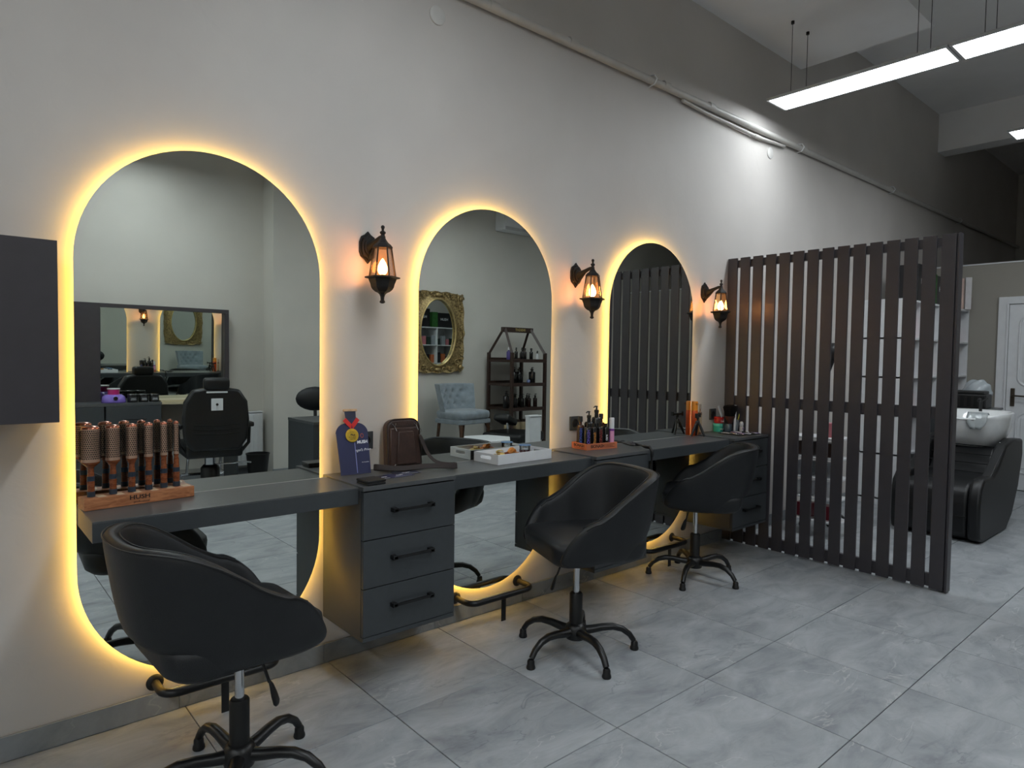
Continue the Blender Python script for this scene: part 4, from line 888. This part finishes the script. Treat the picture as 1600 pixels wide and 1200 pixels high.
t = empty('steamer_stand', (5.8, -.25, 0), label='black floor-standing hair steamer seen in slivers behind the slats', cat='appliance')
b = MB(); b.tube([(0, 0, .06), (0, 0, 1.3), (0, -.04, 1.42)], .016, 12); b.to('pole', M_BLKP, t, smooth=1)
for k in range(5):
    a = 2 * PI * k / 5; b = MB(); b.tube([(0, 0, .07), (.14 * math.cos(a), .14 * math.sin(a), .07), (.19 * math.cos(a), .19 * math.sin(a), .03)], .012, 8); lg = b.to('leg', M_BLKP, t, smooth=1); b = MB(); b.blob((.19 * math.cos(a), .19 * math.sin(a), .02), .02, .02, .02, 2); b.to('caster', M_BLKP, lg, smooth=3)
b = MB(); b.lathe([(.08, 0), (.095, .04), (.09, .1), (.06, .14), (.02, .155)], 24, (0, -.04, 1.4)); b.to('hood', M_BLKP, t, smooth=2)

# ================================================================= OPPOSITE SIDE (seen in the mirrors)
# barber station
t = empty('barber_station', (0, YB1, 0), label='dark barber station with framed wall mirror on the wall facing the arched mirrors', cat='barber station')
bx('tall_panel', .86, 1.2, .002, .14, .9, 1.87, M_SLAT, t, .002)
bx('mirror_frame', 1.2, 2.42, .002, .14, 1.83, 1.87, M_SLAT, t, .002); bx('mirror_frame', 2.375, 2.42, .002, .14, .94, 1.83, M_SLAT, t, .002); bx('backing', 1.2, 2.375, .002, .03, .9, 1.83, M_SLAT, t, 0)
n_ = V((math.sin(R_(1.75)), math.cos(R_(1.75)), math.sin(R_(-1.25)))).normalized(); cx_ = V((1.79, .1, 1.365)); ux = V((0, 0, 1)).cross(n_).normalized() * -1; uz = ux.cross(n_) * 1
ux = V((1, -n_.x / n_.y, 0)).normalized(); uz = (V((0, 0, 1)) - V((0, 0, 1)).dot(n_) * n_).normalized()
b = MB(); q4 = [cx_ + sx_ * .585 * ux + sz * .465 * uz for sx_, sz in ((-1, -1), (1, -1), (1, 1), (-1, 1))]
va = [b.bm.verts.new(q) for q in q4]; vb = [b.bm.verts.new(q - n_ * .005) for q in q4]; b.bm.faces.new(va); b.bm.faces.new(vb[::-1])
for e in range(4): b.bm.faces.new((va[e], va[(e + 1) % 4], vb[(e + 1) % 4], vb[e]))
b.to('mirror_glass', M_MIR2, t)
bx('worktop', .3, 1.675, .002, .45, .872, .9, M_CABTOP, t, .002)
for k, (xa, xb) in enumerate(((.3, 1.18), (1.19, 1.67))):
    bx('carcass', xa, xb, .002, .43, .1, .871, M_CAB, t, .001)
    for q in range(3):
        d = bx('drawer', xa + .003, xb - .003, .431, .449, .11 + q * .255, .36 + q * .255, M_CAB, t, .002)
        xc = (xa + xb) / 2; hb_ = bx('handle', xc - .1, xc + .1, .47, .48, .225 + q * .255, .235 + q * .255, M_BLACK, d, .002); bx('handle_post', xc - .095, xc - .085, .449, .471, .225 + q * .255, .235 + q * .255, M_BLACK, d, 0); bx('handle_post', xc + .085, xc + .095, .449, .471, .225 + q * .255, .235 + q * .255, M_BLACK, d, 0)
LW = mat('pale_ash_wood', (196, 184, 152), .5, vary=.12, stretch=(1, 12, 12))
bx('ash_ledge', 1.676, 2.42, .002, .42, .872, .892, LW, t, .002); bx('ash_ledge', 1.676, 2.42, .002, .40, .894, .914, LW, t, .002)
bx('side_panel', 2.4, 2.42, .002, .42, 0, .871, M_CAB, t, .001)
# wax warmer and jars on it
LIL = mat('lilac_plastic', (136, 112, 206), .2, coat=.4); MAG = mat('magenta_lid', (190, 40, 112), .3)
t = empty('wax_warmer', (1.275, -4.66, .9005), label='lilac wax warmer with magenta tin on the barber station', cat='appliance')
b = MB(); b.lathe([(.1, 0), (.105, .01), (.095, .06), (.07, .08)], 24); b.to('base', LIL, t, smooth=2)
b = MB(); b.lathe([(.05, .08), (.05, .13)], 24); b.to('wax_tin', MAG, t, smooth=.8); b = MB(); b.lathe([(.055, .13), (.055, .14)], 24); b.to('tin_lid', M_WHITE, t, smooth=.8)
b = MB(); b.lathe([(.02, 0), (.018, .012)], 16, mtx=Matrix.Translation((0, .1, .045)) @ Matrix.Rotation(-PI / 2, 4, 'X')); b.to('dial', M_BLKP, t)
for k, x in enumerate((1.435, 1.53, 1.625)):
    t = empty('pomade_jar', (x, -4.65, .9005), label='black pomade jar, %s of the three beside the lilac wax warmer' % ('nearest the warmer', 'middle one', 'nearest the station edge')[k], cat='jar', group='black pomade jars')
    b = MB(); b.lathe([(.043, 0), (.045, .004), (.045, .055), (.043, .058)], 24); b.to('pot', M_BLKP, t, smooth=.8); b = MB(); b.lathe([(.046, .058), (.046, .078), (.044, .08)], 24); b.to('lid', GLB, t, smooth=.8)
    b = MB(); n2 = 8; b.grid([[V((.0457 * math.sin(a), .0457 * math.cos(a), z)) for a in [-.7 + 1.4 * i / n2 for i in range(n2 + 1)]] for z in (.014, .047)]); b.to('label', mat('grey_label', (52, 52, 54), .5), t)
    for z in (.036, .025): text('lettering', 'BARBER' if z > .03 else 'POMADE', .012, (0, .0462, z), (-1, 0, 0), (0, 0, 1), WINK, t)
# barber chair
def barber_chair(loc, rz, lb):
    t = empty('barber_chair', loc, rz, label=lb, cat='barber chair')   # faces -y in its own frame; back toward +y
    bp_ = [(-.2, .5), (.2, .5), (.27, .6), (.285, .78), (.27, .95), (.2, 1.06), (.1, 1.075), (-.1, 1.075), (-.2, 1.06), (-.27, .95), (-.285, .78), (-.27, .6)]
    b = MB(); b.prism(bp_, .09, mtx=Matrix.Translation((0, .33, 0)) @ XZ); b.to('backrest', M_LEA2, t, bev=.025, segs=3, smooth=1)
    for z in (.66, .7, .74): 
        b = MB(); b.tube([(-.2, .332, z), (0, .334, z - .012), (.2, .332, z)], .003, 6); b.to('back_crease', M_GAP, t)
    b = MB(); b.box(-.11, .11, .24, .35, 1.06, 1.17, bev=.035, seg=3); b.to('headrest', M_LEA2, t, smooth=2)
    bx('headrest_bar', -.09, .09, .331, .337, 1.03, 1.045, M_WHITE, t, .002); bx('headrest_plate', -.05, .05, .331, .336, .87, .98, M_WHITE, t, .003)
    b = MB(); b.lathe([(.012, 0), (.01, .012)], 12, mtx=Matrix.Translation((0, .336, .925)) @ Matrix.Rotation(-PI / 2, 4, 'X')); b.to('plate_knob', M_BLKP, t)
    b = MB(); b.box(-.25, .25, -.28, .24, .42, .56, bev=.04, seg=3); b.to('seat', M_LEA2, t, smooth=2)
    for s in (-1, 1):
        b = MB(); b.box(s * .31 - .035, s * .31 + .035, -.22, .26, .7, .745, bev=.015); a_ = b.to('armrest', M_LEA2, t, smooth=2)
        bx('arm_trim', s * .31 - .03, s * .31 + .03, -.224, -.18, .745, .75, M_CHR, a_, .001)
        b = MB(); b.tube([(s * .31, .2, .7), (s * .3, .22, .55), (s * .24, .2, .47)], .016, 8); b.to('arm_support', M_BLACK, a_, smooth=1)
    b = MB(); b.lathe([(.3, 0), (.3, .015), (.27, .03), (.1, .05), (.075, .07), (.07, .2)], 36); b.to('base', M_CHR, t, smooth=1)
    b = MB(); b.lathe([(.05, .2), (.05, .42)], 24); b.to('hydraulic_column', M_CHR, t, smooth=1); b = MB(); b.lathe([(.085, .12), (.085, .3), (.06, .33)], 20); b.to('column_shroud', M_BLKP, t, smooth=1)
    b = MB(); b.tube([(.05, .03, .33), (.3, .06, .34), (.36, .06, .33)], .008, 8); b.to('pump_lever', M_CHR, t, smooth=1)
    b = MB(); b.box(-.2, .2, -.62, -.36, .17, .2, bev=.008); b.tube([(-.15, -.36, .19), (-.15, -.24, .42)], .013, 8); b.tube([(.15, -.36, .19), (.15, -.24, .42)], .013, 8); b.to('footboard', M_CHR, t)
barber_chair((1.95, -3.95, 0), R_(6), 'black leather barber chair in front of the barber station, back toward the arched mirrors')
# radiator, bin
t = empty('radiator', (2.46, YB1 + .03, .13), label='white ribbed panel radiator low on the wall beside the barber station', cat='radiator')
bx('panel', -.02, .34, .0, .02, 0, .6, M_WHITE, t, .004); bx('panel', -.02, .34, .06, .08, 0, .6, M_WHITE, t, .004); bx('top_grille', -.02, .34, .0, .08, .585, .605, M_WHITE, t, .003)
for k in range(7): bx('rib', .0 + k * .047, .025 + k * .047, .0795, .088, .03, .57, M_WHITE, t, .003)
b = MB(); b.tube([(.34, .05, .05), (.375, .05, .05), (.375, .05, -.12)], .01, 8); b.blob((.37, .05, .06), .022, .022, .03, 2); b.to('valve', M_CHR, t, smooth=2)
t = empty('waste_bin', (2.62, -4.55, 0), label='small round black waste bin on the floor by the radiator', cat='bin')
b = MB(); b.lathe([(.09, 0), (.12, .3), (.125, .3), (.125, .31), (.115, .31), (.087, .01)], 24); b.to('pail', M_BLKP, t, smooth=.9)
t = empty('reception_counter', (2.6, -3.68, 0), label='graphite counter standing in the room facing the middle mirror', cat='counter')
bx('top', 0, 1.12, .0, .6, .745, .77, M_CABTOP, t, .002); bx('side_panel', 0, .02, .01, .59, 0, .744, M_CAB, t, .001); bx('side_panel', 1.10, 1.12, .01, .59, 0, .744, M_CAB, t, .001); bx('front_panel', .021, 1.099, .565, .585, .0, .744, M_CAB, t, .001)
t = empty('oval_back_stool', (3.05, -4.05, 0), R_(20), label='black stool with oval cushioned backrest standing by the low counter', cat='stool')
b = MB(); b.blob((0, 0, .92), .2, .06, .13, 3); b.to('oval_backrest', M_LEA, t, smooth=3); b = MB(); b.tube([(0, .03, .8), (0, .06, .6), (0, .2, .49)], .018, 8); b.to('back_bar', M_BLACK, t, smooth=1)
b = MB(); b.lathe([(.15, .46), (.18, .47), (.185, .5), (.17, .53), (.1, .54)], 24, (0, .25, 0)); b.to('seat', M_LEA, t, smooth=2); b = MB(); b.lathe([(.025, .1), (.025, .46)], 16, (0, .25, 0)); b.to('column', M_CHR, t, smooth=1)
for k in range(5):
    a = 2 * PI * k / 5; b = MB(); b.tube([(0, .25, .1), (.24 * math.cos(a), .25 + .24 * math.sin(a), .05)], .014, 8); lg = b.to('leg', M_BLACK, t); b = MB(); b.blob((.24 * math.cos(a), .25 + .24 * math.sin(a), .026), .025, .025, .025, 2); b.to('caster', M_BLKP, lg, smooth=3)

# ornate gold mirror
GX, GY, GZ = 5.055, YB2, 1.715
t = empty('gold_framed_mirror', (GX, GY, GZ), label='ornate gold rectangular frame with oval mirror hanging above the tufted chair', cat='mirror')
hwx, hz, ox, oz = .435, .545, .285, .445
N_ = 64
def orect(i, wx, wz, e=6):
    a = 2 * PI * i / N_; c, s = math.cos(a), math.sin(a); r = (abs(c) ** e + abs(s) ** e) ** (-1 / e); return wx * c * r, wz * s * r
b = MB(); rr = []
for f, y in ((1.0, .003), (1.0, .02), (.97, .045), (.86, .04), (.6, .03), (.35, .034), (.1, .05), (0, .055), (-.03, .04), (-.03, .01)):
    row = []
    for i in range(N_):
        x1, z1 = orect(i, hwx, hz); a = 2 * PI * i / N_; a2 = math.atan2(z1 / hz, x1 / hwx); x0, z0 = ox * math.cos(a2), oz * math.sin(a2)
        wob = 1 + (.014 * math.sin(i * 1.6) if f > .9 else 0)
        row.append(V(((x0 + (x1 - x0) * f) * wob, y, (z0 + (z1 - z0) * f) * wob)))
    rr.append(row)
b.grid(rr, closev=True); b.to('frame', M_GOLD, t, smooth=1)
b = MB(); b.tube([(ox * math.cos(a) * 1.0, .056, oz * math.sin(a) * 1.0) for a in [2 * PI * i / 60 for i in range(60)]], .011, 8, closed=True); b.to('oval_bead', mat('bright_gold', (214, 190, 132), .3, .8, vary=.2), t, smooth=3)
b = MB(); b.lathe([(1, 0), (1, .004)], 60, mtx=Matrix.Translation((0, .022, 0)) @ XZ @ Matrix.Diagonal((ox * .985, oz * .985, -1, 1))); b.to('oval_glass', M_MIR2, t)
random.seed(11)
b = MB()
def scroll(cx_, cz, r, turns, a0, sg):
    pts = []; n = int(14 * turns)
    for i in range(n + 1):
        f = i / n; a = a0 + sg * turns * 2 * PI * f; rr_ = r * (1 - .8 * f); pts.append((cx_ + rr_ * math.cos(a), .05 + .016 * f, cz + rr_ * math.sin(a)))
    b.tube(pts, [max(.003, .010 * (1 - .55 * i / n)) for i in range(n + 1)], 6)
for sx_ in (-1, 1):
    for sz in (-1, 1):
        scroll(sx_ * .36, sz * .46, .062, 1.6, 0 if sx_ > 0 else PI, sx_ * sz); b.blob((sx_ * .365, .062, sz * .465), .034, .02, .034, 2)
        scroll(sx_ * .30, sz * .40, .04, 1.3, 1, -sx_ * sz); scroll(sx_ * .385, sz * .345, .04, 1.3, 2, sx_ * sz); scroll(sx_ * .22, sz * .48, .04, 1.3, 2.5, -sx_ * sz)
        for k in range(26):
            f = random.random(); x, z = (sx_ * random.uniform(.05, .40), sz * random.uniform(.47, .53)) if k % 2 else (sx_ * random.uniform(.35, .41), sz * random.uniform(.1, .5))
            if (x / ox) ** 2 + (z / oz) ** 2 < 1.12: continue
            m_ = Matrix.Translation((x, .045, z)) @ Matrix.Rotation(random.random() * PI, 4, 'Y'); b.blob((0, 0, 0), .022, .014, .008, 1, mtx=m_)
    b.blob((sx_ * .42, .05, 0), .02, .02, .05, 2); scroll(sx_ * .395, .07, .03, 1.2, 1.6, sx_); scroll(sx_ * .395, -.07, .03, 1.2, -1.6, -sx_)
for sz in (-1, 1): b.blob((0, .05, sz * .5), .06, .02, .028, 2); scroll(.09, sz * .5, .035, 1.2, 0, 1); scroll(-.09, sz * .5, .035, 1.2, PI, -1)
b.to('carved_scrolls', M_GOLD, t, smooth=3, kind='stuff')

# tufted chair
t = empty('tufted_chair', (5.08, -4.12, .2), R_(-8), label='grey velvet low-back chair with button tufted back and turned wooden legs', cat='chair')
b = MB(); rings = []
for z, s in ((.40, .9), (.42, .98), (.47, 1.0), (.5, .97), (.515, .85)): rings.append([V((x * s, y * s, z)) for x, y in rrect(-.28, .28, -.24, .26, .08, 5)])
g = b.grid(rings, closev=True); b.bm.faces.new(g[0][::-1]); b.bm.faces.new(g[-1]); b.to('seat', M_GREYF, t, smooth=1.5)
bx('seat_rail', -.27, .27, -.23, .245, .345, .405, M_GREYF, t, .015)
nX, nZ = 41, 25
but = [(x, z) for r_, z in enumerate((.58, .66, .74)) for x in ([-.18, -.06, .06, .18] if r_ % 2 == 0 else [-.12, 0, .12])]
def backpt(u, v, fr):
    x = (-.31 + .62 * u) * (.86 + .14 * v); z = .42 + .42 * v; y0 = -.2 - .09 * v + .10 * (abs(2 * u - 1) ** 2.5) * 1.5
    if not fr: return V((x, y0 - .06, z))
    d = .03
    for bx_, bz in but:
        q = ((x - bx_) ** 2 + (z - bz) ** 2); d -= .03 * math.exp(-q / .0004) + .008 * math.exp(-q / .003)
    return V((x, y0 + d, z))
b = MB(); fr_ = [[backpt(i / (nX - 1), j / (nZ - 1), True) for i in range(nX)] for j in range(nZ)]; bk_ = [[backpt(i / (nX - 1), j / (nZ - 1), False) for i in range(nX)] for j in range(nZ)]
g1 = b.grid(fr_); g2 = b.grid(bk_)
for j in range(nZ - 1): b.bm.faces.new((g1[j][0], g1[j + 1][0], g2[j + 1][0], g2[j][0])); b.bm.faces.new((g1[j][-1], g1[j + 1][-1], g2[j + 1][-1], g2[j][-1]))
for i in range(nX - 1): b.bm.faces.new((g1[0][i], g1[0][i + 1], g2[0][i + 1], g2[0][i])); b.bm.faces.new((g1[-1][i], g1[-1][i + 1], g2[-1][i + 1], g2[-1][i]))
bk = b.to('backrest', M_GREYF, t, smooth=1.4)
for x, z in but:
    y0 = -.2 - .09 * (z - .42) / .42 + .03 - .034 + .004; b = MB(); b.blob((x, y0 + .006, z), .008, .005, .008, 1); b.to('button', M_GREYF, bk, smooth=3)
for sx_ in (-1, 1):
    b = MB(); b.tube([(sx_ * .23, .2, .36), (sx_ * .245, .225, .28), (sx_ * .235, .22, .15), (sx_ * .225, .205, -.1), (sx_ * .235, .215, -.2)], [.03, .026, .02, .014, .016], 10); b.to('leg', M_WALNUT, t, smooth=1)
    b = MB(); b.tube([(sx_ * .22, -.2, .36), (sx_ * .225, -.23, .1), (sx_ * .23, -.27, -.2)], [.022, .018, .014], 8); b.to('leg', M_WALNUT, t, smooth=1)

# product stand
DX0, DX1, DY0, DY1 = 5.9, 6.5, -4.6, -4.1
t = empty('product_stand', (0, 0, 0), label='dark wooden display stand with sloping top holding dark bottles', cat='stand')
t.location = ((DX0 + DX1) / 2, (DY0 + DY1) / 2, 0); hx, hy = .31, .25
for sx_ in (-1, 1):
    for sy in (-1, 1): bx('post', sx_ * hx - .02, sx_ * hx + .02, sy * hy - .02, sy * hy + .02, 0, 1.46, M_SHELFW, t, .002)
for sx_ in (-1, 1):
    for sy in (-1, 1):
        b = MB(); b.tube([(sx_ * hx, sy * hy, 1.44), (sx_ * (hx - .07), sy * .02, 1.79)], .024, 4, up=(1, 0, 0)); b.to('sloping_rail', M_SHELFW, t)
bx('top_rail', -hx + .03, hx - .03, -.03, .03, 1.745, 1.815, M_SHELFW, t, .003)
text('lettering', 'INSIGHT', .05, (.03, .0312, 1.78), (-1, 0, 0), (0, 0, 1), mat('gilt_letters', (190, 172, 110), .4, .5), t, bold=.001)
SHZ = (.32, .69, 1.03, 1.36)
for z in SHZ:
    bx('shelf_board', -hx + .02, hx - .02, -hy + .01, hy - .01, z - .012, z, M_SHELFW, t, .001)
    bx('front_rail', -hx + .02, hx - .02, hy - .012, hy + .018, z - .034, z + .012, M_SHELFW, t, .001); bx('back_rail', -hx + .02, hx - .02, -hy - .018, -hy + .009, z - .02, z + .03, M_SHELFW, t, .001)
    for s in (-1, 1): bx('side_rail', s * hx - .012, s * hx + .012, -hy + .02, hy - .02, z - .034, z + .0, M_SHELFW, t, .001)
cx0, cy0 = t.location.x, t.location.y
AMB2 = mat('dark_amber', (40, 24, 20), .2); VIO = mat('violet_bottle', (96, 84, 150), .3); TAN = mat('kraft_paper', (176, 160, 128), .7, vary=.15)
def sb(x, y, z, r, h, kd, m_, lb, **k): return bottle('product_bottle', (cx0 + x, cy0 + y, z + .0006), PI, r, h, kd, m_, lb, 'bottles on the dark wooden stand', **k)
sb(-.2, .05, 1.36, .03, .14, 'spray', VIO, 'violet bottle with white spray head on the top shelf of the wooden stand', capm=M_WHITE)
for k, x in enumerate((-.07, .04)): sb(x, .06, 1.36, .024, .14, 'spray', GLB, 'slim black spray bottle, %s on the top shelf of the wooden stand' % ('beside the violet bottle', 'middle one')[k])
for k, (x, y) in enumerate(((.13, .02), (.19, .09))): sb(x, y, 1.36, .026, .14, 'cap', GLB, 'black capped bottle %s on the top shelf of the wooden stand' % ('behind', 'in front')[k])
sb(.28, .12, 1.36, .024, .1, 'spray', M_WHITE, 'small white spray bottle on the top shelf of the wooden stand')
for k, x in enumerate((-.13, -.03, .22)): sb(x, .08, 1.03, .048, .19, 'pump', GLB, 'broad black pump bottle on second shelf of wooden stand, %s' % ('end one', 'next to the small ball', 'standing apart')[k])
o = empty('round_tin', (cx0 + .08, cy0 + .16, 1.0605), label='small round blue and white tin on the second shelf of the wooden stand', cat='tin'); b = MB(); b.blob((0, 0, .0), .03, .02, .03, 2); b.to('tin_body', mat('blue_white_tin', (120, 134, 180), .4, vary=.5, scale=50), o, smooth=3)
for k, x in enumerate((-.28, -.17, -.09, -.03, .04, .09, .15, .2, .27)):
    sb(x, (.1, .0, .08, -.02, .08, -.03, .1, .0, .1)[k], .69, .03 if k else .042, .15 if k else .2, 'pump', (GLB if k < 6 else AMB2), '%s pump bottle, %s from left, third shelf of the wooden stand' % ('black' if k < 6 else 'dark amber', ('first', 'second', 'third', 'fourth', 'fifth', 'sixth', 'seventh', 'eighth', 'ninth')[k]))
for k, x in enumerate((-.08, .03, .14, .25)):
    o = empty('kraft_canister', (cx0 + x, cy0 + .1, .3206), label='pale kraft canister, %s of the four on the wooden stand' % ('first', 'second', 'third', 'last')[k], cat='canister', group='kraft canisters on the wooden stand'); b = MB(); b.lathe([(.05, 0), (.052, .005), (.052, .17)], 24); b.to('body', TAN, o, smooth=.8); b = MB(); b.lathe([(.05, .17), (.05, .2), (.046, .203)], 24); b.to('lid', M_SHELFW, o, smooth=.8)
sb(-.27, .12, .32, .045, .2, 'pump', TAN, 'pale cream pump bottle on the bottom shelf of the wooden stand', capm=M_WHITE)

# lounge, tables and white cabinet in front of the opposite wall
t = empty('black_recliner', (5.5, -3.62, 0), R_(-20), label='low black padded recliner chair in front of the wooden stand', cat='recliner')
b = MB(); b.box(-.3, .35, -.28, .28, .33, .45, bev=.04, seg=3); b.to('seat', M_LEA2, t, smooth=2); b = MB(); b.box(-.16, .1, -.24, -.02, .0, .09, bev=.035, seg=3, mtx=Matrix.Translation((-.12, .1, .56)) @ Matrix.Rotation(.35, 4, 'Y')); b.to('head_cushion', M_LEA2, t, smooth=2)
b = MB(); b.tube([(-.12, 0, .42), (-.14, 0, .58)], .016, 8); b.to('chrome_bracket', M_CHR, t); b = MB(); b.lathe([(.26, 0), (.26, .02), (.06, .05), (.06, .33)], 24); b.to('base', M_BLACK, t, smooth=1)
t = empty('low_white_table', (4.62, -3.05, 0), R_(10), label='low white six-sided table in front of the tufted chair', cat='table')
b = MB(); b.lathe([(.29, .46), (.3, .465), (.3, .485), (.29, .49)], 6); b.to('table_top', M_WHITE, t)
for k in range(3):
    a = 2 * PI * k / 3; b = MB(); b.tube([(.2 * math.cos(a), .2 * math.sin(a), .46), (.24 * math.cos(a), .24 * math.sin(a), 0)], .016, 8); b.to('leg', M_WHITE, t, smooth=1)
t = empty('white_pedestal_cabinet', (5.30, -3.0, 0), label='narrow white cabinet standing in front of the wooden product stand', cat='cabinet')
bx('carcass', -.09, .09, -.06, .0, .02, .70, M_WHITE, t, .002); bx('door', -.089, .089, .001, .017, .03, .69, M_WHITE, t, .002); bx('top', -.095, .095, -.065, .022, .70, .715, M_WHITE, t, .002); bx('plinth', -.085, .085, -.055, -.01, 0, .02, M_GAP, t, 0)
t = empty('air_conditioner', (6.45, YB2 + .001, 3.2), label='white wall air conditioner high on the wall above the wooden stand', cat='air conditioner')
bx('casing', -.4, .4, 0, .2, 0, .28, M_WHITE, t, .02); bx('air_flap', -.37, .37, .15, .205, .005, .05, mat('flap_grey', (180, 182, 184), .4), t, .004); bx('front_panel', -.39, .39, .2, .207, .06, .27, M_WHITE, t, .003)
